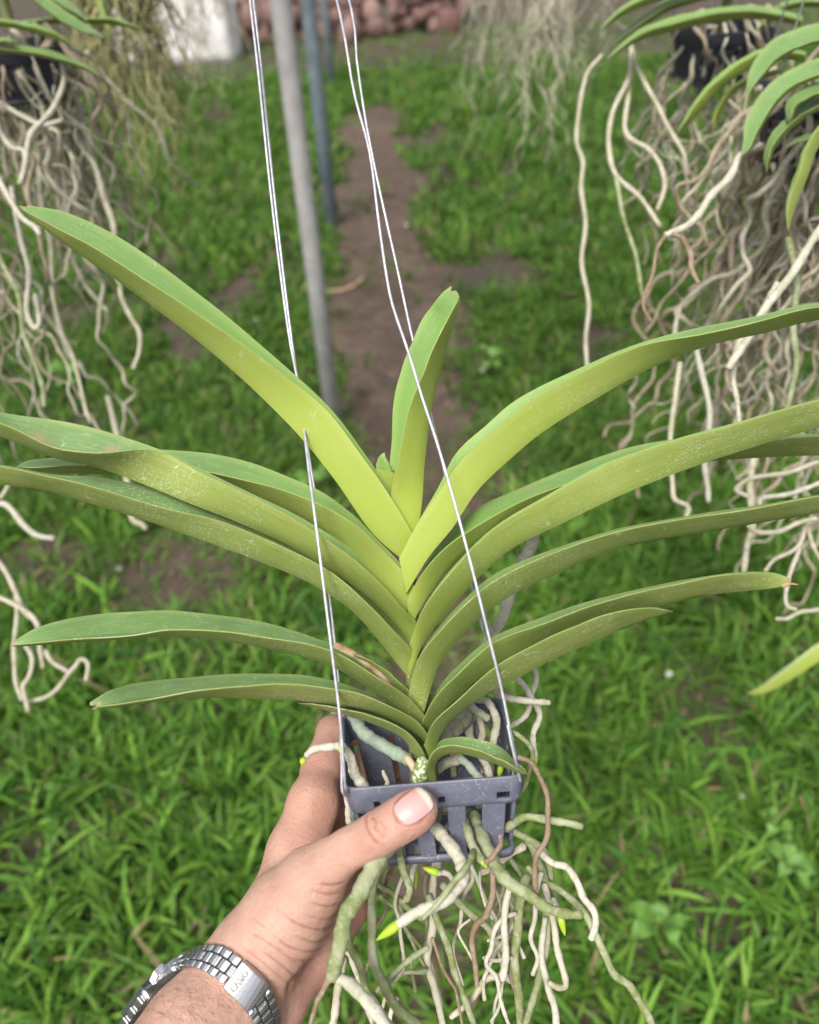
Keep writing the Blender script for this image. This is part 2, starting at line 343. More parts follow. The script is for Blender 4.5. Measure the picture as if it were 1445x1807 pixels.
off = 0; VV = []; QQ = []; CCo = []
for v_, q_, c_ in parts: VV.append(v_); QQ.append(q_ + off); CCo.append(c_); off += len(v_)
VV = np.vstack(VV); QQ = np.vstack(QQ); CCo = np.vstack(CCo)
me = bpy.data.meshes.new('grass'); me.vertices.add(len(VV)); me.vertices.foreach_set('co', VV.astype(np.float32).ravel())
me.loops.add(QQ.size); me.loops.foreach_set('vertex_index', QQ.astype(np.int32).ravel()); me.polygons.add(len(QQ))
me.polygons.foreach_set('loop_start', np.arange(0, QQ.size, 4, dtype=np.int32)); me.update(calc_edges=True)
ca = me.attributes.new('tint', 'FLOAT_COLOR', 'POINT'); ca.data.foreach_set('color', np.c_[CCo, np.ones(len(CCo))].astype(np.float32).ravel())
gr = obj('grass', me, 'grass'); gr['kind'] = 'stuff'; gr['label'] = 'green broad-bladed grass covering the ground on both sides of the path'; gr['category'] = 'grass'

# crumbs of soil and grit lying on the path and the bare ground
n = 9000; y = np.r_[rng.uniform(.2, 6., 5000), rng.uniform(.2, 2.6, 4000)]; x = np.interp(y, pc[o_, 1], pc[o_, 0]) + rng.normal(0, 1, n) * np.r_[np.full(5000, .22), np.full(4000, .6)]
sz = rng.lognormal(-5.35, .5, n).clip(.002, .014); oc8 = np.array([[1, 0, 0], [-1, 0, 0], [0, 1, 0], [0, -1, 0], [0, 0, 1], [0, 0, -1]], float)
V = (oc8[None] * rng.uniform(.55, 1.2, (n, 6, 1)) + rng.normal(0, .18, (n, 6, 3))) * sz[:, None, None]; V[..., 2] *= .7
V += np.stack([x, y, .012 * vnoise(x, y, 3.) - .02 + .006 + sz * .35], -1)[:, None]
T8 = np.array([[0, 2, 4], [2, 1, 4], [1, 3, 4], [3, 0, 4], [2, 0, 5], [1, 2, 5], [3, 1, 5], [0, 3, 5]]); F = (T8[None] + (np.arange(n) * 6)[:, None, None]).reshape(-1, 3)
cb = obj('soil_crumbs', mesh(V.reshape(-1, 3), F), 'crumb', None, False); cb['kind'] = 'stuff'; cb['label'] = 'loose crumbs of brown soil scattered on the path'; cb['category'] = 'soil'

# posts and the pipe rack the plants hang from
RAILH = 1.78
def post(u, v, r, mat, label):
    b = G(u, v); o = empty('metal_post', (b[0], b[1], -.03), label, 'post', 'row of thin posts along the path')
    tube('pipe', [(b[0], b[1], -.05), (b[0], b[1], .6), (b[0], b[1], 1.2), (b[0], b[1], RAILH - .05)], r, mat, o, 20)
    tube('cap', [(b[0], b[1], RAILH - .052), (b[0], b[1], RAILH - .022)], r * 1.12, mat, o, 20)
    return b
b1 = post(588, 742, .027, 'galvanised', 'pale grey galvanised round post, nearest and thickest of the row')
b2 = post(586, 405, .034, 'painted_blue', 'blue-grey painted post, second along the path')
b3 = post(586, 152, .034, 'painted_blue', 'farthest blue-grey post, close to the heap of red stones')
def rail(name, pts, label): tag(tube(name, pts, .014, 'galvanised', None, 12), label, 'rail', 'overhead rails')
for bb in (b1, b2): rail('overhead_rail', [(-1.6, bb[1], RAILH - .012), (0, bb[1], RAILH - .012), (1.6, bb[1], RAILH - .012)], 'cross pipe above the %s post of the row' % ('nearest' if bb is b1 else 'second'))
RX = {'mid': float(C(330, -1000, .6)[0]), 'left': float(C(30, 78, .9)[0]), 'right': float(C(1275, 62, .92)[0]), 'right2': float(C(1440, 160, .74)[0])}
for k_, x_ in RX.items(): rail('overhead_rail', [(x_, .25, RAILH + .014), (x_, 2.2, RAILH + .014), (x_, 5., RAILH + .014)], {'mid': 'overhead pipe that the held orchid hangs from', 'left': 'overhead pipe above the orchids to the left', 'right': 'overhead pipe above the black baskets to the right', 'right2': 'outermost overhead pipe to the far right'}[k_])

# white wall and the stone heap at the far end
a0 = G(205, 110); a1 = G(412, 104); th = (a1 - a0) / np.linalg.norm(a1 - a0); dp = np.array([-th[1], th[0], 0])
nx, nz = 40, 16; V = []; F = []
wl = empty('masonry_wall', (a0 + a1) / 2, 'rough whitewashed masonry block standing at the far end of the grass', 'wall')
L_ = np.linalg.norm(a1 - a0)
bm = bmesh.new(); bmesh.ops.create_cube(bm, size=1)
bmesh.ops.subdivide_edges(bm, edges=bm.edges[:], cuts=9, use_grid_fill=True)
for v_ in bm.verts:
    x_, y_, z_ = v_.co; px = (x_ + .5) * L_; q3 = a0 + th * px + dp * (y_ + .5) * .35 + np.array([0, 0, (z_ + .5) * .95 - .04])
    nn = .018 * vnoise(q3[0] + q3[2] * 2, q3[1] + q3[2], 9.); v_.co = Vector(q3 + nn * (dp + .4 * th))
me = bpy.data.meshes.new('w'); bm.to_mesh(me); bm.free(); obj('wall_body', me, 'whitewash', wl)
V_, F_ = box_geo((a0 + a1) / 2 + dp * .175 + np.array([0, 0, .955]), th * (L_ / 2 + .04), dp * .21, np.array([0, 0, .04])); bevel(obj('coping', mesh(V_, F_), 'whitewash', wl, False), .012)
hp = empty('stone_heap', G(600, 66), 'heap of rough reddish stones piled at the end of the path', 'stones')
def stone_mesh(seed):
    bm = bmesh.new(); bmesh.ops.create_icosphere(bm, subdivisions=2, radius=1); r_ = np.random.default_rng(seed); a_ = r_.normal(0, 1, (4, 3))
    for v_ in bm.verts:
        n_ = np.array(v_.co); v_.co *= 1 + .16 * sum(math.sin(2.2 * n_.dot(a)) for a in a_) / 2
    me = bpy.data.meshes.new('stone'); bm.to_mesh(me); bm.free(); me.polygons.foreach_set('use_smooth', np.ones(len(me.polygons), bool)); me.materials.append(M['stone']); return me
SM = [stone_mesh(i) for i in range(6)]
for row in range(4):
    for i in range(19):
        u = 425 + i * 21 + row * 9 + random.uniform(-7, 7); b = G(u, 70 - 10 * max(0, i - 9) * .25 + random.uniform(-4, 4))
        s = random.uniform(.065, .17); o = bpy.data.objects.new('stone', SM[(i * 5 + row) % 6]); col.objects.link(o); o.parent = hp
        o.location = Vector(b) - hp.location + Vector((0, .10 * row + random.uniform(-.04, .04), .05 + row * .155 + random.uniform(-.02, .02)))
        o.rotation_euler = [random.uniform(0, 6) for _ in range(3)]; o.scale = (s * random.uniform(.9, 1.35), s, s * random.uniform(.7, 1.))

# ================================================================ leaves, roots, baskets
def leaf(rows, z, tone, parent, name='leaf', W=.020, n=44, brown=(), outer='leaf_outer', inner='leaf_inner', thick=.0017, m=5, notch=0.):
    """rows: keel, near edge, far edge pixels from base to tip; the halves take the depth their real width needs"""
    Rr = []
    for r_ in rows: Rr.append(r_ if len(r_) == 6 else (r_[0], r_[1], r_[0] + .5, r_[1] - 1.2, r_[0] + 1, r_[1] - 2.))
    A = cr(Rr, n); t = np.linspace(0, 1, n)
    for c_ in range(2, 6): A[:, c_] += np.interp(t, np.linspace(0, 1, 15), rng.normal(0, .8, 15)) * np.clip(t * 4, 0, 1) * np.clip((1 - t) * 8, 0, 1)     # edges are never ruled lines
    zz = np.interp(t, np.linspace(0, 1, len(z)), z) if isinstance(z, (list, tuple)) else np.full(n, z)
    pxm = zz / FPX
    pn = np.linalg.norm(A[:, 2:4] - A[:, 0:2], axis=1) * pxm; pf = np.linalg.norm(A[:, 4:6] - A[:, 0:2], axis=1) * pxm
    Wt = W * np.clip(np.minimum(.62 + t * 2.2, (1.0 - t) * 5.5 + .10), .05, 1.)
    dn = np.sqrt(np.clip(Wt**2 - pn**2, (.22 * Wt) ** 2, None)); df = np.sqrt(np.clip(Wt**2 - pf**2, (.35 * Wt) ** 2, None))
    sm = lambda a: np.convolve(np.pad(a, 2, 'edge'), np.ones(5) / 5, 'valid')
    dn, df = sm(dn), sm(df)
    K3 = C(A[:, 0], A[:, 1], zz); N3 = C(A[:, 2], A[:, 3], zz - dn); F3 = C(A[:, 4], A[:, 5], zz + df)
    S = []
    for i in range(2 * m + 1):
        s = (i - m) / m
        E = N3 if s < 0 else F3; a = abs(s)
        bl = .035 * math.sin(a * math.pi)
        S.append(K3 * (1 - a) + E * a + bl * (K3 - (N3 + F3) / 2))
    S = np.array(S).transpose(1, 0, 2)                                   # n, 2m+1, 3
    S[:, m] = S[:, m] * .72 + .14 * (S[:, m - 1] + S[:, m + 1])           # a soft keel
    if notch:
        dr_ = S[-2] - S[-4]; dr_ /= np.linalg.norm(dr_, axis=1)[:, None] + 1e-9; jg = rng.uniform(-1., .8, 2 * m + 1)[:, None] * notch
        for b_, f_ in ((-1, 1.), (-2, .6), (-3, .2)): S[b_] += dr_ * jg * f_
    du = np.gradient(S, axis=0); dv = np.gradient(S, axis=1); nr = np.cross(du, dv); nr /= np.linalg.norm(nr, axis=2)[..., None] + 1e-12
    inn = (N3 + F3) / 2 - K3; sg = np.sign((nr[:, m] * inn).sum(1)); sg[sg == 0] = 1; sgn = 1 if sg.sum() > 0 else -1
    tk = thick * (1 - .75 * np.abs(np.linspace(-1, 1, 2 * m + 1)) ** 3)[None, :, None] * np.clip((1 - t) * 12 + .15, 0, 1)[:, None, None]
    I = S + nr * sgn * tk
    c = 2 * m + 1; V = np.vstack([S.reshape(-1, 3), I.reshape(-1, 3)]); o1 = n * c; F = []; mi = []
    for i in range(n - 1):
        for j in range(c - 1):
            a = i * c + j; f = (a, a + 1, a + c + 1, a + c); F.append(f if sgn < 0 else f[::-1]); mi.append(0)
            f = (o1 + a, o1 + a + 1, o1 + a + c + 1, o1 + a + c); F.append(f[::-1] if sgn < 0 else f); mi.append(1)
        for j, fl in ((0, 1), (c - 1, -1)):
            a = i * c + j; f = (a, a + c, o1 + a + c, o1 + a); F.append(f if fl * sgn < 0 else f[::-1]); mi.append(0)
    for i, fl in ((0, -1), (n - 1, 1)):
        for j in range(c - 1):
            a = i * c + j; f = (a, a + 1, o1 + a + 1, o1 + a); F.append(f if fl * sgn > 0 else f[::-1]); mi.append(0)
    me = mesh(V, F); o = obj(name, me, [outer, inner], parent); me.set_sharp_from_angle(angle=R(38)); me.polygons.foreach_set('material_index', np.array(mi, np.int32))
    jt = np.tile(np.linspace(-1, 1, c), n); tt = np.repeat(t, c)
    tone_v = np.interp(tt, np.linspace(0, 1, len(tone)), tone) if isinstance(tone, (list, tuple)) else np.full(n * c, float(tone))
    edge = np.clip((np.abs(jt) - .93) / .05, 0, 1); bw = np.clip((tt - .985) / .012, 0, 1)
    for (bt, bs, br) in brown: bw = np.maximum(bw, np.clip(1.6 - np.hypot((tt - bt) / br, (jt - bs) / (br * 9)) * 1.2, 0, 1))
    for nm, a in (('tone', tone_v), ('edge', edge), ('brown', bw)): fattr(me, nm, np.r_[a, a])
    uvl = me.uv_layers.new(name='UVMap'); li = np.zeros(len(me.loops), np.int32); me.loops.foreach_get('vertex_index', li)
    uu = np.r_[jt, jt] * .5 + .5; vv2 = np.r_[tt, tt]; uvl.data.foreach_set('uv', np.stack([uu[li], vv2[li]], 1).astype(np.float32).ravel())
    return o

def root(pts, z, wpx, mat, parent, tip=None, n=None, wob=1.6, name='root'):
    """pixel trace + depth (start, end) + width in pixels"""
    m_ = len(pts); z = np.interp(np.linspace(0, 1, m_), np.linspace(0, 1, len(z)), z)
    w2 = np.interp(np.linspace(0, 1, m_), np.linspace(0, 1, len(wpx)), wpx) if isinstance(wpx, (list, tuple)) else np.full(m_, wpx)
    n = n or max(14, m_ * 7)
    A = cr([(a, b, c, d) for (a, b), c, d in zip(pts, z, w2)], n)
    ph = random.uniform(0, 6); s = np.linspace(0, 1, n)
    A[:, 0] += wob * np.sin(s * m_ * 2.3 + ph) * np.sin(s * math.pi); A[:, 1] += wob * np.cos(s * m_ * 1.9 + ph) * np.sin(s * math.pi)
    r = A[:, 3] / 2 / FPX * A[:, 2] * (1 + .07 * np.sin(s * m_ * 5 + ph) + .05 * np.sin(s * m_ * 11 + 2 * ph))
    o = tube(name, C(A[:, 0], A[:, 1], A[:, 2]), r, mat, parent, 10)
    if tip:
        e = np.array(tip[0]); a = np.array(A[-1, :2]); ts = np.linspace(0, 1, 9); q3 = a[None] + (e - a)[None] * ts[:, None]
        rr = tip[1] / 2 / FPX * A[-1, 2] * np.array([.95, 1.05, 1.08, 1.0, .9, .76, .58, .36, .1])
        tube('root_tip', C(q3[:, 0], q3[:, 1], A[-1, 2]), rr, 'root_tip', o, 10)
    return o

def basket(corner, down, H, parent, mat, taper=.14, slots=True):
    """corner: front-left, front-right, back-right, back-left of the rim"""
    FL, FR, BR, BL = [np.asarray(c_, float) for c_ in corner]; down = down / np.linalg.norm(down); cen = (FL + FR + BR + BL) / 4
    def pt(a, b, h, out=0.):
        k_ = (1 - taper * h / H); p_ = ((1 - a) * (1 - b) * FL + (1 + a) * (1 - b) * FR + (1 + a) * (1 + b) * BR + (1 - a) * (1 + b) * BL) / 4
        d = p_ - cen; L = np.linalg.norm(d) + 1e-9
        return cen + d * (k_ + out / .05) + down * h
    side = [((-1, -1), (1, -1)), ((1, -1), (1, 1)), ((1, 1), (-1, 1)), ((-1, 1), (-1, -1))]
    per = []                                                       # rounded perimeter with the slot places marked
    rc = .14
    for (a0_, b0_), (a1_, b1_) in side:
        for k_, s in enumerate(np.linspace(-1 + rc, 1 - rc, 24)):
            t = (s + 1) / 2; per.append((a0_ + (a1_ - a0_) * t, b0_ + (b1_ - b0_) * t, any(abs(s - c_) < .05 for c_ in (-.70, .03, .75))))
        for q_ in (1, 2, 3, 4):
            an = q_ / 5 * math.pi / 2; dx, dy = (a1_ - a0_) / 2, (b1_ - b0_) / 2; nx_, ny_ = -dy, dx
            cx_, cy_ = a1_ - dx * rc + nx_ * rc, b1_ - dy * rc + ny_ * rc
            per.append((cx_ + rc * (dx * math.sin(an) - nx_ * math.cos(an)), cy_ + rc * (dy * math.sin(an) - ny_ * math.cos(an)), False))
    n = len(per); hs = [0, .0008, .0085, .0128, .0155]; V = [pt(a, b, h, .0012 if 0 < h < .0155 else .0006) for h in hs for a, b, _ in per]; F = []
    for k_ in range(len(hs) - 1):
        for i in range(n):
            j = (i + 1) % n
            if slots and k_ == 2 and per[i][2]: continue
            F.append((k_ * n + i, (k_ + 1) * n + i, (k_ + 1) * n + j, k_ * n + j))
    rim = obj('rim', mesh(V, F), mat, parent); sm_ = rim.modifiers.new('s', 'SOLIDIFY'); sm_.thickness = .0021; sm_.offset = 0; rim.modifiers.new('b', 'BEVEL').width = .0004
    for sk_, ((a0_, b0_), (a1_, b1_)) in enumerate(side):
        for c_, hw in ((-.60, .125), (-.17, .115), (.25, .115), (.71, .145)):
            Q = []
            for h in (.0146, H * .5, H):
                for s in (c_ - hw * (1.45 if sk_ else 1), c_ + hw * (1.45 if sk_ else 1)):
                    t = (s + 1) / 2; Q.append(pt(a0_ + (a1_ - a0_) * t, b0_ + (b1_ - b0_) * t, h, -.0004))
            o = obj('slat', mesh(Q, [(0, 2, 3, 1), (2, 4, 5, 3)]), mat, parent, False); s2 = o.modifiers.new('s', 'SOLIDIFY'); s2.thickness = .0022; s2.offset = 0; o.modifiers.new('b', 'BEVEL').width = .0005
    lo = [pt(a, b, H) for a, b, _ in per]; up_ = -down * .004
    V = lo + [p_ + up_ for p_ in lo]; F = [(i, n + i, n + (i + 1) % n, (i + 1) % n) for i in range(n)]
    o = obj('base_ring', mesh(V, F), mat, parent); s2 = o.modifiers.new('s', 'SOLIDIFY'); s2.thickness = .0024; s2.offset = 0
    for s in (-.5, 0, .5):
        for q_ in (0, 1):
            A_, B_ = (pt(s, -1, H), pt(s, 1, H)) if q_ else (pt(-1, s, H), pt(1, s, H))
            w_ = np.cross(B_ - A_, down); w_ /= np.linalg.norm(w_)
            V_, F_ = box_geo((A_ + B_) / 2 - down * (.001 + .0004 * q_), (B_ - A_) / 2 * .985, w_ * .0045, down * .001); obj('floor_bar', mesh(V_, F_), mat, parent, False)
    return cen

# ---------------------------------------------------------------- the held orchid
ORC = C(744, 1385, .42)
orchid = empty('orchid', ORC, 'large green orchid held in front, two ranks of long arching leaves', 'orchid')
y_ = [0., .1, .35, .65]
LV = {
 'C1': ([(728,985,700,940,702,930),(746,900,690,875,689,845),(752,820,703,815,692,780),(762,735,722,722,697,695),(777,665,750,652,718,630),(797,590,779,586,750,558),(812,540,805,536,780,518),(812,530,809,526,797,504)], [.428,.425,.418,.41], [.05,.05,.25,.5,.6]),
 'L1': ([(712,1003,722,955,724,949),(650,945,690,888,692,884),(585,845,640,806,642,800),(510,755,565,713,570,708),(390,640,423,605,436,588),(250,530,285,514,304,484),(140,452,165,436,196,412),(80,408,90,398,116,376),(36,372,34,367,40,361)], [.418,.412,.40,.39,.385], [.0,.18,.42,.7,.85]),
 'R1': ([(722,1050,708,985,712,980),(760,985,738,925,740,921),(800,935,775,868,774,861),(845,868,815,812,806,799),(900,815,868,763,857,753),(960,765,930,713,914,705),(1050,708,1025,658,1009,656),(1150,652,1130,611,1117,610),(1250,612,1240,590,1230,580),(1350,589,1345,566,1345,557),(1445,566,1445,542,1445,536),(1560,560,1560,545,1560,540),(1620,562)], [.412,.405,.40,.40,.41], [.1,.28,.55,.8,.95]),
 'L2': ([(725,1090,722,1040,724,1036),(690,1068,700,1003,703,998),(630,994,654,950,658,944),(581,945,605,911,619,905),(533,916,547,882,566,868),(465,887,475,859,491,834),(400,862,402,841,416,810),(330,845,335,828,341,797),(240,840,240,822,246,794),(130,837,130,822,124,806),(62,832,56,826,50,814),(30,825)], [.412,.415,.43,.44,.44], [.25,.5,.8,1,1]),
 'R2': ([(728,1110,722,1060,726,1057),(760,1050,745,1015,748,1007),(800,1000,785,968,782,957),(860,955,840,930,834,904),(940,910,925,884,909,866),(1030,870,1012,852,999,829),(1120,838,1115,815,1110,790),(1215,820,1215,795,1215,774),(1300,812,1300,785,1300,772),(1445,806,1445,772,1445,767),(1540,815,1540,790,1540,785),(1590,815)], [.412,.42,.44,.44,.44], [.3,.5,.75,.9,1]),
 'L3': ([(722,1150,720,1095,722,1090),(684,1097,702,1071,706,1066),(640,1050,664,1023,670,1018),(572,1003,603,972,612,963),(499,960,523,919,531,913),(420,925,447,880,449,874),(330,890,357,836,359,831),(240,853,272,795,275,791),(165,826,172,800,192,763),(100,812,95,790,114,745),(20,780,15,752,20,732),(-60,750,-60,730,-60,715),(-140,730)], [.41,.40,.395,.39,.385], [.55,.75,.9,1,1]),
 'R3': ([(727,1200,722,1150,725,1146),(748,1140,735,1105,738,1098),(790,1082,757,1060,760,1052),(846,1021,805,1000,806,994),(907,969,868,938,868,934),(990,928,960,881,960,877),(1094,878,1068,822,1068,819),(1198,836,1180,782,1180,779),(1300,801,1290,752,1290,749),(1445,757,1440,709,1440,706),(1540,735,1540,700,1540,696),(1620,715)], [.408,.40,.395,.395,.40], [.35,.55,.75,.9,1]),
 'L4': ([(720,1215,724,1165,724,1160),(693,1173,714,1138,717,1134),(665,1130,693,1113,699,1105),(620,1080,650,1068,659,1061),(550,1033,580,1008,589,1003),(460,994,490,961,497,956),(368,960,392,923,401,914),(271,926,290,898,306,874),(170,894,175,864,186,845),(97,873,97,844,97,840),(0,856,0,824,0,821),(-80,842,-80,822,-80,818),(-130,835)], [.405,.40,.40,.40,.40], [.7,.85,1,1,1]),
 'R4': ([(745,1290,722,1240,735,1236),(758,1235,728,1200,735,1190),(775,1178,742,1158,748,1145),(804,1139,775,1116,778,1104),(845,1095,818,1072,818,1061),(900,1055,875,1024,869,1015),(980,1015,960,984,955,977),(1094,969,1080,942,1075,938),(1220,945,1215,915,1212,912),(1343,924,1340,896,1340,893),(1445,907,1445,877,1445,875),(1520,893,1520,870,1520,868),(1570,888)], [.402,.395,.395,.39,.395], [.75,.85,1,1,1]),
 'L5': ([(735,1300,742,1272,744,1268),(700,1258,715,1232,719,1228),(650,1216,672,1200,683,1196),(590,1180,605,1158,618,1152),(533,1161,545,1138,554,1126),(460,1144,468,1126,476,1101),(388,1132,392,1115,397,1087),(300,1126,300,1113,305,1079),(235,1128,235,1123,238,1080),(150,1133,150,1128,145,1090),(75,1139,73,1134,68,1107),(26,1141,24,1139,24,1132)], [.40,.395,.39,.385,.38], [.85,.95,1,.95,.9]),
 'R5': ([(750,1310,745,1285,752,1270),(785,1258,768,1235,770,1224),(830,1212,810,1190,806,1179),(890,1172,872,1135,865,1128),(970,1130,955,1103,947,1094),(1060,1096,1048,1069,1039,1061),(1150,1074,1140,1043,1134,1038),(1240,1054,1232,1023,1232,1020),(1302,1046,1300,1013,1300,1011),(1360,1040,1360,1013,1360,1010),(1392,1033,1393,1024,1390,1019)], [.402,.40,.395,.39,.39], [.85,.95,1,1,.75]),
 'L6': ([(742,1318,746,1305,748,1300),(715,1290,728,1273,733,1268),(660,1261,682,1245,692,1243),(604,1249,615,1221,630,1216),(533,1239,540,1210,548,1194),(460,1236,460,1208,460,1190),(363,1233,365,1217,370,1193),(260,1241,262,1236,262,1203),(200,1249,200,1245,198,1217),(166,1252,166,1248,164,1236)], [.396,.39,.385,.38,.375], [.9,1,1,1,1]),
 'R6': ([(765,1345,752,1315,756,1305),(790,1285,768,1275,772,1268),(840,1240,815,1230,818,1225),(890,1212,870,1180,870,1176),(960,1174,945,1138,945,1135),(1035,1140,1025,1102,1025,1100),(1100,1112,1090,1081,1090,1079),(1145,1094,1145,1074,1145,1072),(1184,1080)], [.396,.39,.385,.38,.38], [.9,1,1,1,1]),
 'L7': ([(737,1362,742,1345,744,1340),(725,1332,735,1318,740,1310),(705,1300,712,1289,722,1284),(656,1278,660,1265,668,1256),(604,1262,605,1252,610,1243),(560,1250,560,1244,563,1237),(530,1242)], [.396,.395,.395,.395], [1,1,1]),
 'R7': ([(775,1385,750,1380,755,1375),(772,1350,757,1345,765,1335),(786,1334,770,1323,772,1311),(816,1332,800,1316,802,1301),(858,1344,844,1325,845,1304),(892,1357,885,1342,885,1321),(915,1365,912,1357,912,1342),(930,1367,929,1365,928,1360)], [.395,.385,.38,.372], [.9,.95,1,1]),
 'C0': ([(704,905,676,895,678,890),(698,865,666,852,667,848),(697,838,664,828,665,812),(693,830,669,824,681,796)], [.43,.43,.432], [.25,.3,.35]),
}
BR_ = {'L1': [(.93, -.9, .02), (.55, -.98, .006)], 'L2': [(.44, -.95, .008)], 'L3': [(.665, -.35, .010), (.66, .1, .006), (.655, .6, .005), (.78, .35, .02)], 'R2': [(.36, .92, .012)], 'L6': [(.665, -.1, .008), (.99, .5, .02)], 'R1': [(.86, -.2, .006)], 'R5': [(.985, -.4, .012)], 'L5': [(.985, .3, .008)], 'R7': [(.985, 0, .012)]}
LOB = {'R2': 'leaf partly hidden behind the one in front', 'C1': 'newest upright leaf in the centre, yellow-green', 'C0': 'short emerging leaf with a toothed tip', 'L1': 'long yellow-green leaf rising furthest up', 'R7': 'small curled leaf lying over the basket rim', 'L3': 'leaf with a brown wound and crease', 'R5': 'long leaf ending in a dry dark tip'}
for k_, (rows, z, tone) in LV.items():
    sh_ = 14 if k_[0] == 'L' else -4 if k_[0] == 'R' else 0; rows = [tuple(q_ + (sh_ * f_ if i_ % 2 == 0 else 0) for i_, q_ in enumerate(r_)) for r_, f_ in zip(rows, [1, .45] + [0] * 20)]
    if k_[0] in 'LR': z = [z[0] + (.010 if k_[0] == 'L' else .004)] + z[1:]
    o = leaf(rows, z, tone, orchid, brown=BR_.get(k_, ()), notch=.0022, n=24 if k_ in ('C0', 'L7') else 56, W=.012 if k_ == 'C0' else .020 if k_ not in ('R7', 'L7') else .013)
    if k_ in LOB: o['label'] = LOB[k_]
    if k_ == 'R5':
        A = cr([(1380,1034,.39,9),(1388,1031,.39,8),(1396,1030,.389,5),(1408,1032,.388,1.5)], 12)
        t_ = tube('dry_tip', C(A[:,0],A[:,1],A[:,2]), A[:,3]/2/FPX*A[:,2], 'dry_sheath', o, 8)
# stem, cut stem stub, dead sheath stub
A = cr([(750,1420,.422,54),(746,1330,.418,50),(740,1240,.419,44),(731,1160,.421,36),(724,1070,.425,28),(718,980,.428,26),(712,930,.434,14)], 30)
tube('stem', C(A[:,0],A[:,1],A[:,2]), A[:,3]/2/FPX*A[:,2], 'stem_sheath', orchid, 20)
A = cr([(738,1398,.398,30),(741,1372,.394,29),(744,1352,.392,26),(747,1340,.392,20)], 12)
tube('stem_stub', C(A[:,0],A[:,1],A[:,2]), A[:,3]/2/FPX*A[:,2], 'stem_green', orchid, 14)['label'] = 'mottled green and white stub at the stem foot'
A = cr([(590,1141,.41,17),(612,1150,.41,17),(640,1166,.41,15),(668,1188,.41,12),(690,1210,.41,8)], 20)
tube('dry_sheath', C(A[:,0],A[:,1],A[:,2]), A[:,3]/2/FPX*A[:,2], 'dry_sheath', orchid, 10)['label'] = 'broken brown stub of a dead leaf'
leaf([(722,1240,726,1222,728,1218),(690,1215,702,1203,706,1200),(655,1185,668,1174,672,1170),(625,1168,634,1158,640,1153),(600,1155,606,1147,610,1143)], [.412,.415,.415], [.9,1], orchid, W=.011, n=20)['label'] = 'cut leaf base beside the brown stub'
A = cr([(718,1336,.40,15),(728,1352,.396,14),(736,1368,.395,10)], 10); tube('dry_sheath', C(A[:,0],A[:,1],A[:,2]), A[:,3]/2/FPX*A[:,2], 'dry_sheath', orchid, 8)

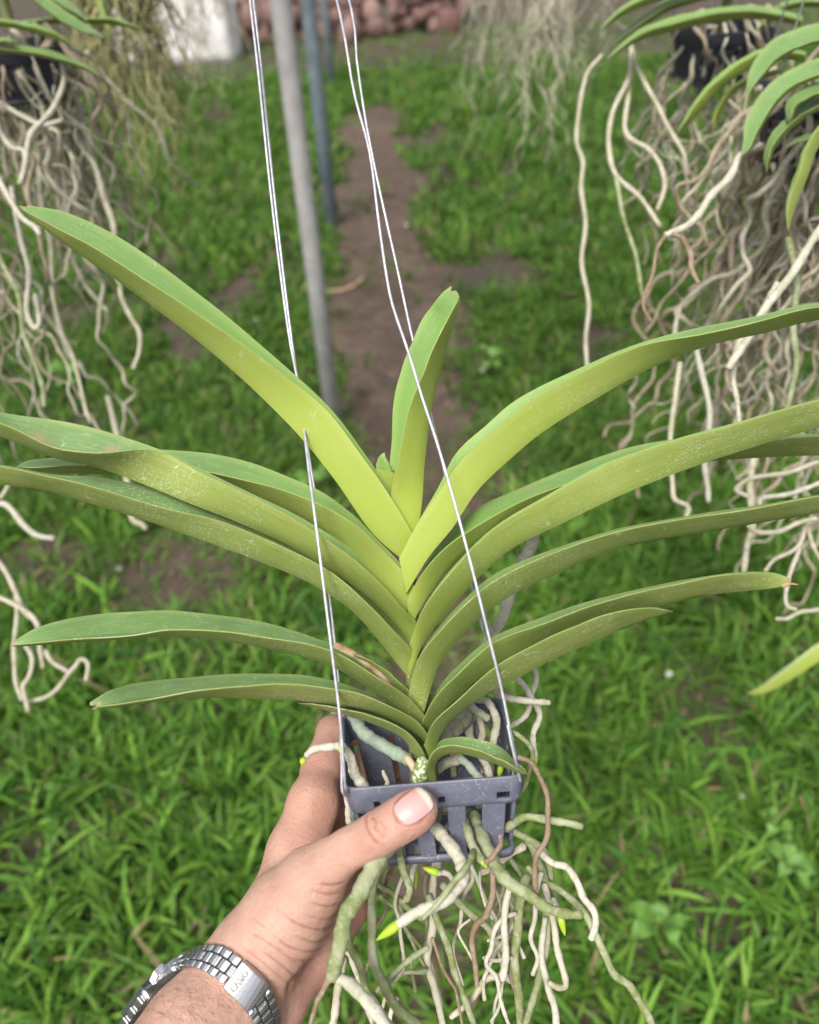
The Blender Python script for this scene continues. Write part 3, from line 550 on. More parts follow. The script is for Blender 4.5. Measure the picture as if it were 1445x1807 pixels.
W_, Gn, Bn, Pa, Te = 'root_white', 'root_green', 'root_brown', 'root_pale', 'root_teal'
RT = [
 ([(690,1490),(672,1512),(648,1550),(625,1590),(610,1622),(598,1670),(587,1726)], [.375,.362,.352,.350,.352], [27,32,29,27], Gn, None),
 ([(590,1722),(620,1738),(655,1775),(690,1830),(705,1880)], [.352,.35,.35], [18,24,24,20], W_, None),
 ([(584,1722),(570,1745),(558,1778),(540,1825)], [.352,.35], [14,9,8], Bn, None),
 ([(640,1545),(612,1610),(616,1664),(636,1708),(650,1751),(676,1792),(700,1830)], [.39,.372,.37], [15,13], Gn, None),
 ([(680,1520),(660,1557),(655,1625),(660,1693),(679,1742),(699,1776),(745,1815)], [.40,.39,.385], [15,17,18], Gn, None),
 ([(750,1430),(760,1452),(776,1470),(800,1499),(814,1527),(818,1550),(801,1573),(771,1596),(732,1612),(702,1631)], [.41,.39,.372,.365,.355,.352], [21,23,24,22,18], W_, ((664,1659), 17)),
 ([(840,1492),(833,1509),(810,1548),(775,1590),(746,1621)], [.39,.362,.355,.35], [10,13,11,7], Gn, None),
 ([(835,1440),(844,1464),(857,1491),(871,1523),(897,1556),(936,1582),(965,1601),(999,1613),(1026,1614)], [.41,.385,.37,.362,.36], [24,25,23,19,15], Gn, None),
 ([(815,1440),(826,1467),(837,1498),(850,1518)], [.40,.38,.372], [15,16,15], Gn, ((860,1532), 11)),
 ([(882,1474),(882,1495),(868,1512),(856,1522)], [.367,.37], [6,10,9], Bn, None),
 ([(890,1462),(905,1453),(927,1443),(968,1446),(1003,1453),(1027,1459)], [.40,.385,.38], [16,14,14,12], Gn, None),
 ([(914,1336),(937,1346),(954,1374),(965,1408),(968,1443),(963,1478),(948,1509),(944,1557),(950,1600)], [.375,.375,.37,.37], [9,9,10,11], Bn, None),
 ([(950,1500),(972,1521),(999,1531),(1014,1548),(1028,1582),(1047,1606),(1050,1630),(1043,1657)], [.40,.385,.38], [12,13,12], W_, None),
 ([(930,1530),(965,1558),(989,1572),(1023,1601),(1047,1640),(1067,1683),(1081,1717),(1110,1737),(1130,1771),(1152,1812),(1165,1850)], [.40,.385,.38,.38], [11,13,14,14], Gn, None),
 ([(905,1464),(937,1490),(958,1543),(965,1591),(965,1640),(958,1693),(951,1732),(926,1807),(915,1840)], [.41,.39,.388], [14,15,14,10], Gn, None),
 ([(960,1560),(977,1625),(980,1664),(989,1693),(997,1737),(985,1742),(968,1734)], [.392,.385,.38], [12,12,10], Pa, None),
 ([(975,1585),(984,1605),(989,1620)], [.385,.38], [9,11], W_, ((997,1651), 12)),
 ([(962,1620),(955,1690),(968,1744),(977,1771),(981,1812),(984,1850)], [.385,.384], [10,13,12], W_, None),
 ([(930,1545),(921,1572),(912,1640),(907,1683),(914,1746),(918,1812)], [.41,.405,.40], [17,18,14], Gn, None),
 ([(868,1520),(869,1545),(868,1587),(858,1616),(839,1630),(834,1659),(839,1713),(842,1740)], [.40,.39,.385], [9,12,11,8], Bn, None),
 ([(768,1505),(764,1577),(762,1635),(754,1693),(766,1742),(783,1815)], [.43,.42,.415], [12,14,15,12], Pa, None),
 ([(755,1580),(771,1620),(786,1659),(800,1708),(815,1751),(838,1812)], [.42,.41,.405], [12,13,12], Gn, None),
 ([(780,1560),(800,1584),(829,1611),(858,1635),(878,1664),(902,1690)], [.43,.42], [13,12,10], Gn, None),
 ([(910,1612),(888,1619),(873,1640),(868,1674),(856,1698),(878,1727),(883,1766),(899,1812)], [.40,.395,.39], [8,9,8,7], W_, None),
 ([(905,1732),(892,1725),(863,1727),(839,1751),(820,1776),(795,1795)], [.42,.415], [11,12,10], Pa, None),
 ([(755,1672),(708,1703),(665,1749)], [.40,.395], [11,9], Gn, None), ([(752,1713),(722,1716),(692,1724)], [.41,.40], [9,7], Gn, None),
 ([(655,1550),(672,1565),(694,1577),(718,1601),(745,1622)], [.42,.41], [12,10], Gn, None),
 ([(670,1580),(703,1611),(718,1645),(737,1683),(752,1710)], [.42,.415], [8,6], Gn, None),
 ([(700,1470),(704,1495),(708,1528),(723,1565),(716,1590)], [.405,.39,.385], [13,14,12], Gn, None),
 ([(735,1490),(733,1514),(726,1557),(712,1592)], [.42,.41], [12,11,8], W_, None),
 ([(800,1555),(790,1543),(772,1540)], [.415,.41], [9,11], W_, ((746,1531), 14)),
 ([(728,1500),(731,1530)], [.425,.42], [9,10], W_, ((733,1570), 12)),
 ([(762,1655),(776,1693),(791,1727),(805,1751),(816,1812)], [.405,.40], [6,5], Bn, None),
 ([(830,1622),(810,1640),(812,1656),(830,1685),(842,1712)], [.395,.39], [5,5], Pa, None),
 ([(612,1680),(623,1700),(636,1742),(657,1805)], [.405,.40], [9,9], W_, None), ([(606,1690),(600,1720),(594,1771),(585,1815)], [.40,.395], [13,15,14], Pa, None),
 ([(700,1760),(694,1780),(682,1815)], [.40,.40], [10,8], W_, None),
 ([(905,1190),(916,1200),(934,1225),(951,1256),(943,1287),(941,1311),(944,1336)], [.47,.468,.46], [11,11,10], W_, ((945,1352), 10)),
 ([(930,1170),(945,1187),(940,1225),(934,1246),(920,1270),(904,1281),(888,1284)], [.475,.47,.455], [10,10,9], W_, None),
 ([(868,1216),(880,1225),(906,1235),(941,1237),(970,1240)], [.455,.44,.43], [11,13,10], W_, None),
 ([(946,940),(937,963),(915,1004),(891,1073),(874,1112),(868,1140),(868,1200)], [.475,.47,.465], [17,24,22,16,13], W_, None),
 ([(870,1118),(858,1100),(848,1102)], [.465,.46], [9,8], W_, ((842,1104), 7)),
 ([(620,1262),(630,1273),(640,1291),(663,1309),(693,1326),(722,1341)], [.45,.43,.41], [18,23,24,24], Te, None),
 ([(540,1334),(552,1324),(570,1318),(598,1317),(612,1326),(620,1345),(628,1368),(644,1392)], [.375,.378,.385,.392], [11,14,15,16,19,20], W_, None),
 ([(780,1300),(802,1281),(826,1254)], [.43,.44,.45], [30,38,26], Pa, None),
 ([(826,1240),(842,1256),(862,1268)], [.44,.435], [14,14], W_, None),
 ([(840,1234),(858,1238),(872,1255),(875,1282),(869,1318)], [.435,.425,.41], [12,14,14], W_, None),
 ([(826,1262),(828,1285),(832,1320)], [.455,.45], [17,17], Pa, None), ([(846,1262),(850,1290),(846,1330)], [.457,.45], [12,14], Pa, None),
 ([(770,1358),(792,1346),(815,1336)], [.42,.425], [18,19], Pa, None), ([(810,1336),(830,1355),(852,1380)], [.415,.405], [13,16], Te, None),
 ([(850,1335),(862,1360),(870,1390)], [.42,.41], [14,15], W_, None), ([(880,1340),(905,1352),(912,1380)], [.405,.40], [14,15], W_, None),
 ([(896,1290),(912,1296),(934,1315),(939,1346),(927,1381),(916,1400)], [.43,.42,.42], [8,9,9], Gn, None),
 ([(896,1462),(937,1484),(965,1509),(972,1557),(985,1600)], [.405,.40], [12,13,9], Gn, None), ([(850,1540),(882,1519),(925,1493)], [.42,.415], [13,14], Pa, None),
 ([(880,1495),(896,1512),(927,1554),(940,1590)], [.42,.42], [9,8], Gn, None), ([(620,1400),(625,1440),(632,1470)], [.41,.405], [15,16], Te, None),
 ([(775,1420),(770,1470),(772,1530)], [.425,.43], [14,13], Pa, None), ([(822,1430),(850,1450),(868,1500)], [.425,.43], [15,14], Te, None),
 ([(640,1470),(700,1450),(760,1440),(830,1445)], [.43,.435], [12,14], Pa, None), ([(676,1360),(682,1378),(680,1400)], [.41,.405], [7,9], Pa, None),
 ([(955,1540),(945,1585),(942,1625),(938,1660),(948,1690),(940,1720)], [.39,.39], [9,8], W_, None), ([(925,1690),(900,1650),(860,1660)], [.41,.41], [7,6], W_, None),
 ([(905,1690),(880,1694),(852,1690)], [.40,.40], [7,7], Pa, None), ([(900,1560),(888,1630),(894,1680),(890,1705),(885,1728)], [.395,.395], [12,14], W_, None),
 ([(600,1262),(590,1258),(578,1275),(570,1296)], [.475,.478], [13,14,10], Pa, None),
 ([(612,1395),(613,1425),(616,1452)], [.392,.395], [10,12], W_, None),
]
for pts, z, wd, mt, tp in RT: root(pts, z, wd, mt, orchid, tp)
for (u0, v0), (u1, v1), z_ in (((601,1319),(606,1332),.374), ((536,1338),(532,1350),.375), ((905,1302),(896,1325),.42), ((884,1350),(880,1372),.41)):
    ts = np.linspace(0, 1, 7); tube('root_tip', C(u0 + (u1 - u0) * ts, v0 + (v1 - v0) * ts, z_), .0016 * np.array([.6, 1, 1.05, 1, .85, .55, .15]), 'root_tip', orchid, 8)
for i in range(13):                                                # finer roots filling the tangle under the basket
    u, v = random.uniform(690, 960), random.uniform(1490, 1600); pts = [(u, v)]; du = random.uniform(-14, 14)
    for s in range(random.randint(3, 7)):
        du = du * .6 + random.uniform(-18, 18); u += du; v += random.uniform(28, 55); pts.append((u, v))
    z_ = random.uniform(.395, .45); root(pts, [z_ + .015, z_], [random.uniform(6, 10), random.uniform(4, 7)], random.choice([Gn, Pa, Pa, Bn, W_]), orchid, wob=3.5)

# ---------------------------------------------------------------- the basket in the hand and its wires
cn = [C(611, 1390, .384), C(919, 1366, .380), C(878, 1232, .458), C(607, 1262, .458)]
bx_ = (cn[1] - cn[0] + cn[2] - cn[3]); by_ = (cn[3] - cn[0] + cn[2] - cn[1]); dn_ = -np.cross(bx_, by_)
bk = empty('plant_basket', sum(cn) / 4 + dn_ / np.linalg.norm(dn_) * .05, 'slate grey slatted plastic basket gripped by the hand', 'basket')
basket(cn, dn_, .050, bk, 'plastic_slate')
def wire(pts, name='hanger_wire', r=.00075):
    A = cr(pts, 60); return tube(name, C(A[:, 0], A[:, 1], A[:, 2]), r, 'wire', bk, 8)
HK = C(330, -1000, .60); hx = np.array([RX['mid'], HK[1], RAILH + .014])
wire([(330,-1000,.60),(385,-500,.53),(441,0,.468),(456,130,.460),(480,360,.447),(508,580,.432),(528,690,.420),(545,830,.392),(558,930,.378),(583,1130,.371),(598,1250,.371),(604,1320,.372),(608,1382,.376),(611,1398,.380)])
wire([(611,1405,.381),(604,1395,.376),(603,1350,.374),(601,1296,.373)])
wire([(330,-1000,.60),(388,-500,.53),(447,0,.470),(464,150,.465),(488,380,.458),(516,610,.452),(546,810,.452),(570,960,.456),(588,1110,.458),(602,1240,.459),(607,1268,.459)])
wire([(330,-1000,.60),(470,-450,.51),(594,0,.43),(625,165,.42),(652,268,.413),(668,390,.406),(682,487,.40),(693,540,.396),(720,620,.388),(745,702,.382),(770,778,.377),(800,880,.371),(830,992,.366),(858,1105,.366),(884,1212,.370),(907,1325,.375),(917,1372,.378)])
wire([(330,-1000,.60),(480,-480,.52),(616,0,.456),(630,110,.453),(643,200,.452),(656,270,.451),(674,355,.45),(700,470,.45),(722,572,.45),(745,670,.45),(772,780,.45),(806,925,.452),(832,1035,.454),(856,1130,.456),(872,1205,.458),(878,1238,.458)])
wire([(918,1378,.379),(910,1345,.374),(902,1310,.372),(896,1280,.372)])
tube('hook', [HK, (HK + hx) / 2 + np.array([.004, 0, .01]), hx + np.array([.016, 0, .01]), hx + np.array([.012, 0, .022]), hx + np.array([-.008, 0, .022])], .0018, 'wire', bk, 8)

# ================================================================ hand: one continuous surface from blended tapering limbs
PRIM = []
def limb(pts, kk):
    for (a, b) in zip(pts[:-1], pts[1:]): PRIM.append((CC(*a[:3]), CC(*b[:3]), a[3] / 1000, b[3] / 1000, kk / 1000))
limb([(150,2130,.315,30),(255,1955,.345,27.5),(345,1825,.368,24.5),(412,1745,.385,22.5)], 8)          # forearm, thumb-side bone
limb([(210,2180,.335,30),(310,2010,.36,27),(400,1875,.383,24),(452,1795,.398,21)], 14)                # forearm, little-finger-side bone
limb([(412,1745,.385,22),(452,1682,.386,20.5),(505,1612,.384,19.5),(550,1556,.379,15.5)], 10)           # thenar
limb([(550,1556,.379,15),(585,1521,.373,11.2)], 8); limb([(585,1521,.373,11),(614,1499,.369,9.3),(640,1485,.367,9.2),(668,1470,.365,9.7),(700,1451,.365,9.8),(726,1435,.366,9.9),(738,1427,.367,9.3)], 3.5)  # thumb
limb([(446,1716,.392,18),(499,1604,.402,16.5),(526,1505,.412,15),(553,1418,.424,13)], 10)             # index metacarpal
limb([(475,1715,.405,19),(540,1600,.425,17),(572,1510,.440,14)], 10)
limb([(485,1745,.405,19),(552,1660,.425,18),(600,1600,.442,15.5)], 10)                                # heel of the palm
limb([(553,1418,.424,13),(571,1352,.447,11),(588,1292,.470,10.2)], 8); limb([(588,1292,.470,10),(622,1286,.487,9.4),(660,1292,.492,8.6),(690,1304,.490,7.6)], 3)       # index
limb([(565,1500,.440,14),(582,1425,.465,11),(604,1365,.486,10.2)], 8); limb([(604,1365,.486,10),(650,1345,.493,9.4),(690,1342,.490,8.4),(708,1352,.486,7.4)], 3)           # middle
limb([(585,1555,.446,13),(600,1490,.470,11),(618,1435,.487,10)], 7); limb([(618,1435,.487,9.8),(660,1410,.490,9),(700,1400,.486,8),(716,1402,.483,7.2)], 3)                # ring
limb([(600,1598,.444,13),(618,1555,.462,10),(632,1515,.474,9)], 7); limb([(632,1515,.474,8.8),(655,1480,.478,8),(682,1455,.476,7)], 3)                                    # little finger
limb([(525,1590,.392,14),(566,1520,.402,10)], 8)                                                   # web between thumb and index
HOLLOW = [(CC(598, 1440, .396), .014, .010)]
def sdf(P, boxes=False):
    d = np.full(P.shape[:-1], 1., np.float32)
    for a, b, ra, rb, kk in PRIM:
        ab = b - a; h = np.clip(((P - a) @ ab) / (ab @ ab), 0, 1); e = np.linalg.norm(P - a - h[..., None] * ab, axis=-1) - (ra + h * (rb - ra))
        kq = np.clip(.5 + .5 * (d - e) / kk, 0, 1); d = np.where(d > .5, e, d + (e - d) * kq - kk * kq * (1 - kq))
    for c_, r_, kk in HOLLOW:
        e = r_ - np.linalg.norm(P - c_, axis=-1); kq = np.clip(.5 - .5 * (d - e) / kk, 0, 1); d = d + (e - d) * kq + kk * kq * (1 - kq)
    return d
VX = .00095
lo = np.array([-.215, -.335, .27]); hi = np.array([.024, -.118, .515]); nn_ = np.ceil((hi - lo) / VX).astype(int)
Fd = np.full(nn_, .05, np.float32); first = True
ax = [lo[i] + VX * np.arange(nn_[i]) for i in range(3)]
for a, b, ra, rb, kk in PRIM:
    mg = max(ra, rb) + .022; i0 = np.clip(((np.minimum(a, b) - mg - lo) / VX).astype(int), 0, nn_); i1 = np.clip(((np.maximum(a, b) + mg - lo) / VX).astype(int) + 1, 0, nn_)
    if (i1 <= i0).any(): continue
    sl_ = tuple(slice(s, e) for s, e in zip(i0, i1))
    X = (ax[0][sl_[0]] - a[0]).astype(np.float32)[:, None, None]; Y = (ax[1][sl_[1]] - a[1]).astype(np.float32)[None, :, None]; Z = (ax[2][sl_[2]] - a[2]).astype(np.float32)[None, None, :]
    ab = (b - a).astype(np.float32); h = np.clip((X * ab[0] + Y * ab[1] + Z * ab[2]) / float(ab @ ab), 0, 1)
    e = np.sqrt((X - h * ab[0]) ** 2 + (Y - h * ab[1]) ** 2 + (Z - h * ab[2]) ** 2) - (ra + h * (rb - ra)).astype(np.float32)
    d = Fd[sl_]; kq = np.clip(.5 + .5 * (d - e) / kk, 0, 1); Fd[sl_] = np.where(d > .049, np.minimum(e, d), d + (e - d) * kq - kk * kq * (1 - kq))
for c_, r_, kk in HOLLOW:                                          # the hollow between thumb and forefinger
    i0 = np.clip(((c_ - r_ - .03 - lo) / VX).astype(int), 0, nn_); i1 = np.clip(((c_ + r_ + .03 - lo) / VX).astype(int), 0, nn_); sl_ = tuple(slice(s, e) for s, e in zip(i0, i1))
    X, Y, Z = np.meshgrid(*[ax[i][sl_[i]] - c_[i] for i in range(3)], indexing='ij'); e = (r_ - np.sqrt(X * X + Y * Y + Z * Z)).astype(np.float32)
    d = Fd[sl_]; kq = np.clip(.5 - .5 * (d - e) / kk, 0, 1); Fd[sl_] = d + (e - d) * kq + kk * kq * (1 - kq)
def surface_nets(f, lo, h):
    s = f < 0; nx, ny, nz = f.shape
    acc = np.zeros((nx - 1, ny - 1, nz - 1, 3), np.float32); cnt = np.zeros((nx - 1, ny - 1, nz - 1), np.float32)
    cs = [(i, j, k) for i in (0, 1) for j in (0, 1) for k in (0, 1)]
    sub = lambda A, c: A[c[0]:nx - 1 + c[0], c[1]:ny - 1 + c[1], c[2]:nz - 1 + c[2]]
    for c in cs:
        for a_ in range(3):
            if c[a_]: continue
            d = list(c); d[a_] = 1; fa, fb = sub(f, c), sub(f, d); m_ = (fa < 0) != (fb < 0)
            t = np.where(m_, fa / np.where(m_, fa - fb, 1), 0)
            for b_ in range(3): acc[..., b_] += np.where(m_, (t if b_ == a_ else c[b_]), 0)
            cnt += m_
    act = cnt > 0; idx = np.full(act.shape, -1, np.int64); idx[act] = np.arange(act.sum())
    ii = np.argwhere(act); V = lo + (ii + acc[act] / cnt[act][:, None]) * h; Q = []
    for a_ in range(3):
        sl0 = [slice(None)] * 3; sl1 = [slice(None)] * 3; sl0[a_] = slice(0, -1); sl1[a_] = slice(1, None)
        A, B = s[tuple(sl0)], s[tuple(sl1)]; e = np.argwhere(A != B); b_, c_ = (a_ + 1) % 3, (a_ + 2) % 3
        ok = (e[:, b_] > 0) & (e[:, c_] > 0) & (e[:, b_] < f.shape[b_] - 1) & (e[:, c_] < f.shape[c_] - 1); e = e[ok]
        def g_(db, dc):
            q = e.copy(); q[:, b_] += db; q[:, c_] += dc; return idx[q[:, 0], q[:, 1], q[:, 2]]
        quad = np.stack([g_(-1, -1), g_(0, -1), g_(0, 0), g_(-1, 0)], 1); fl = ~A[e[:, 0], e[:, 1], e[:, 2]]; quad[fl] = quad[fl][:, ::-1]; Q.append(quad)
    return V, np.vstack(Q)
HV, HQ = surface_nets(Fd, lo, VX)
HQ = HQ[(HQ >= 0).all(1)]
eps = .0006
def grad(P):
    g_ = np.stack([sdf(P + np.eye(3)[i] * eps) - sdf(P - np.eye(3)[i] * eps) for i in range(3)], -1); return g_ / (np.linalg.norm(g_, axis=-1)[..., None] + 1e-9)
NR = grad(HV)
PU = HV[:, 0] / HV[:, 2] * FPX + CX; PV = CY - HV[:, 1] / HV[:, 2] * FPX
view = -HV / np.linalg.norm(HV, axis=1)[:, None]; front = ((NR * view).sum(1) > .05) & (HV[:, 2] < .437)
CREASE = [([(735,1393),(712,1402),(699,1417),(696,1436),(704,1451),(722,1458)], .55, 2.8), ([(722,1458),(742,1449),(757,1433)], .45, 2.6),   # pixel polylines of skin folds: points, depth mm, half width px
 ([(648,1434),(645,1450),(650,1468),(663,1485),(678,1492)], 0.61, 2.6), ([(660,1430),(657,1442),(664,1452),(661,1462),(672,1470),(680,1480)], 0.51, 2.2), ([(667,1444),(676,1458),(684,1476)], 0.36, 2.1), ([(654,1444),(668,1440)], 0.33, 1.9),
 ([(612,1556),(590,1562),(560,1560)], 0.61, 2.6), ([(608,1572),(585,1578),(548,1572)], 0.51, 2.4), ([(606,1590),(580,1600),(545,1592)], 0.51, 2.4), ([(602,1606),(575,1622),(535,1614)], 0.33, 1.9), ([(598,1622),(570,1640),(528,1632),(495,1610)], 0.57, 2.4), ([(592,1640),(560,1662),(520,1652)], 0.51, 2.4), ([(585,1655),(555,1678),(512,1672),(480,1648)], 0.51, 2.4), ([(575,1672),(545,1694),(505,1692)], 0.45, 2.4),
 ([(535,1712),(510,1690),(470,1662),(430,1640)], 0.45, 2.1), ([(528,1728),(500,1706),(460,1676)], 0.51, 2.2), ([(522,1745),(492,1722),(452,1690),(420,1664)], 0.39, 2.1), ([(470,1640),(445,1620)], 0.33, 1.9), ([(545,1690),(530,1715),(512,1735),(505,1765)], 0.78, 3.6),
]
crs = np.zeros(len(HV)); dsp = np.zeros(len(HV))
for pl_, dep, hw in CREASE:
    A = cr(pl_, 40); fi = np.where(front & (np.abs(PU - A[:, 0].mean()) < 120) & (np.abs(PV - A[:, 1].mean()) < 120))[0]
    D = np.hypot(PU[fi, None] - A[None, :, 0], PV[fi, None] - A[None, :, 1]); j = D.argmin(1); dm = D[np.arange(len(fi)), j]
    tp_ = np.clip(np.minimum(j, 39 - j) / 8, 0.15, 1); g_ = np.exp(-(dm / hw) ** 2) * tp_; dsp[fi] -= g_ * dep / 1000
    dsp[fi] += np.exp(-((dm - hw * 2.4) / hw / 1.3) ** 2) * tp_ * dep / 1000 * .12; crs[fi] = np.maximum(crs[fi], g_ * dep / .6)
HV2 = HV + NR * dsp[:, None]
person = empty('person', cam2w(CC(255, 1955, .345)), 'bare left forearm and hand gripping the basket, thumb across its front', 'person')
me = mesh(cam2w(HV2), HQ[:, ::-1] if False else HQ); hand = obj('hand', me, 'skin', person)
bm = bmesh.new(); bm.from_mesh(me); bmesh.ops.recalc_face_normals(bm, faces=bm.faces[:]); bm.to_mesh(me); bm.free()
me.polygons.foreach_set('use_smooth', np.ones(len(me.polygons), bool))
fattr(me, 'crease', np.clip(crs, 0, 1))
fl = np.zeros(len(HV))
for (u, v, z_, rd, am) in ((735,1430,.366,.018,.5),(680,1470,.364,.016,.3),(590,1400,.45,.040,.5),(620,1620,.44,.03,.55),(690,1340,.485,.02,.6),(700,1400,.485,.02,.6),(555,1490,.40,.022,.25),(540,1720,.40,.03,.35),(660,1500,.368,.012,.35)):  # skin flush, plus the index finger's shade painted in as darker redness
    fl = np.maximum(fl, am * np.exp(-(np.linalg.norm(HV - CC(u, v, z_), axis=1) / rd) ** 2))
fattr(me, 'flush_shade', fl)
def hit(u, v):
    """first skin point seen along a pixel's ray, or the closest pass"""
    u = np.asarray(u, float); v = np.asarray(v, float); dr = CC(u, v, 1.); dr = dr / np.linalg.norm(dr, axis=-1)[..., None]; t = np.full(u.shape, .27); best = np.full(u.shape, 9.); bt = t.copy()
    for _ in range(90):
        d = sdf(dr * t[..., None]); bt = np.where(d < best, t, bt); best = np.minimum(best, d); t = np.where(d < .00005, t, t + np.clip(d * .8, .0002, .02)); t = np.minimum(t, .50)
    return dr * bt[..., None]
# thumb nail
NC, nu_, nv_ = np.array([729., 1424.]), 14, 12
e1 = np.array([.80, -.60]); e2 = np.array([.60, .80]); pts2 = []; ed = []
for i in range(nu_):
    for j in range(nv_):
        a = -1 + 2 * i / (nu_ - 1); b = -1 + 2 * j / (nv_ - 1)
        ww = math.sqrt(max(0, 1 - abs(a) ** 3.2)) * .55 + .45 if a > 0 else math.sqrt(max(0, 1 - abs(a) ** 2.6)) * .62 + .38
        p_ = NC + e1 * a * 33 + e2 * b * 26 * ww; pts2.append(p_); ed.append(np.clip((a - .58 - .16 * (1 - b * b) * 0 + .1 * b * b) / .14, 0, 1))
pts2 = np.array(pts2); H3 = hit(pts2[:, 0], pts2[:, 1]); G3 = grad(H3)
arch = np.array([1 - (-1 + 2 * j / (nv_ - 1)) ** 2 for i in range(nu_) for j in range(nv_)])
aa = np.array([-1 + 2 * i / (nu_ - 1) for i in range(nu_) for j in range(nv_)])
H3 = H3 + G3 * (.00005 + .0007 * arch + .0005 * np.clip(aa, 0, 1))[:, None]
nme = mesh(cam2w(H3), [(i * nv_ + j, i * nv_ + j + 1, (i + 1) * nv_ + j + 1, (i + 1) * nv_ + j) for i in range(nu_ - 1) for j in range(nv_ - 1)])
nail = obj('thumbnail', nme, 'nail', person); fattr(nme, 'edge', ed); nail.modifiers.new('s', 'SOLIDIFY').thickness = .0006; nail.modifiers['s'].offset = 0
# short dark hairs on the forearm
V = []; F = []
hu = rng.uniform(225, 430, 170); hv = rng.uniform(1715, 1830, 170); HB = hit(hu, hv); HN = grad(HB); HD = np.abs(sdf(HB))
for b, nrm, d_ in zip(HB, HN, HD):
    if d_ > .0004: continue
    tg = CC(330, 1725, .36) - CC(420, 1790, .36) + np.array([random.uniform(-.02, .02), random.uniform(-.01, .02), random.uniform(-.01, .01)]); tg -= nrm * tg.dot(nrm); tg /= np.linalg.norm(tg)
    L_ = random.uniform(.004, .009); q3 = np.array([b + tg * L_ * s + nrm * (.0008 * math.sin(s * 3)) for s in np.linspace(0, 1, 5)])
    a_, f_ = tube_geo(cam2w(q3), np.array([.00004, .00004, .000035, .000025, .00001]), 3, False); F += [tuple(x + len(V) for x in f) for f in f_]; V += list(a_)
ha = obj('arm_hair', mesh(V, F), 'hair', person); ha['kind'] = 'stuff'

# ---------------------------------------------------------------- steel wristwatch on the arm
wa = empty('wristwatch', cam2w(CC(400, 1730, .37)), 'steel wristwatch with link bracelet and folding clasp on the wrist', 'watch')
HS = [(278,1727),(290,1716),(307,1703),(321,1694),(340,1683),(355,1677),(367,1672),(382,1669),(396,1669),(413,1677),(430,1690),(452,1708),(474,1734),(486,1770),(490,1800),(488,1830)]
AS = [(270,1745),(280,1734),(294,1724),(308,1717),(321,1713),(332,1710),(340,1709.5),(350,1710),(358,1711.5),(374,1718),(391,1728),(412,1748),(434,1774),(446,1806),(450,1836),(448,1862)]
hs_ = cr(HS, 160); as_ = cr(AS, 160)
H3 = hit(hs_[:, 0], hs_[:, 1]); A3 = hit(as_[:, 0], as_[:, 1])
def smooth(a, k=9): return np.stack([np.convolve(np.pad(a[:, i], k // 2, 'edge'), np.ones(k) / k, 'valid') for i in range(3)], 1)
H3, A3 = smooth(H3, 15), smooth(A3, 15)
mid = (H3 + A3) / 2; Nb = smooth(grad(mid), 21); Nb /= np.linalg.norm(Nb, axis=1)[:, None]
arc = np.r_[0, np.cumsum(np.linalg.norm(np.diff(mid, axis=0), axis=1))]
sc0 = arc[np.abs(hs_[:, 0] - 432).argmin()]; i_c1 = np.abs(np.hypot(hs_[:, 0] - 474, hs_[:, 1] - 1734)).argmin(); sc1 = arc[i_c1]
def bp(s, a, h):
    """band point: arc length s, across a (0 hand side .. 1 arm side), height h above the skin"""
    f = lambda X: np.array([np.interp(s, arc, X[:, i]) for i in range(3)])
    n_ = f(Nb); return f(H3) * (1 - a) + f(A3) * a + n_ / np.linalg.norm(n_) * h
def link(s0, s1, a0_, a1_, h0, h1, name='band_link', mat='steel', bv=.00045, ns_=3):
    V = []; n = ns_
    for h in (h0, h1):
        for i in range(n):
            s = s0 + (s1 - s0) * i / (n - 1)
            for a in (a0_, a1_): V.append(bp(s, a, h + (.00035 * math.sin(i / (n - 1) * math.pi) if h == h1 else 0)))
    o1 = 2 * n; F = []
    for i in range(n - 1):
        b = 2 * i; F += [(b, b + 1, b + 3, b + 2), (o1 + b, o1 + b + 2, o1 + b + 3, o1 + b + 1), (b, b + 2, o1 + b + 2, o1 + b), (b + 1, o1 + b + 1, o1 + b + 3, b + 3)]
    e = 2 * (n - 1); F += [(0, o1, o1 + 1, 1), (e, e + 1, o1 + e + 1, o1 + e)]
    me = mesh(cam2w(np.array(V)), F); bm = bmesh.new(); bm.from_mesh(me); bmesh.ops.recalc_face_normals(bm, faces=bm.faces[:]); bm.to_mesh(me); bm.free()
    return bevel(obj(name, me, mat, wa, False), bv, 2)
pit = .0052
def links(sA, sB):
    n = int(abs(sB - sA) / pit); sg = 1 if sB > sA else -1; gp = .00025
    for i in range(n):
        a, b = sA + sg * i * pit, sA + sg * (i + 1) * pit; lo_, hi_ = min(a, b) + gp, max(a, b) - gp
        link(lo_, hi_, .0, .285, .0006, .0030); link(lo_, hi_, .715, 1., .0006, .0030)
        m0 = -pit * .5 * sg; link(lo_ + m0, hi_ + m0, .305, .695, .0006, .0032)
links(sc0 - .0004, 0.0005); links(sc1 + .0010, arc[-1])
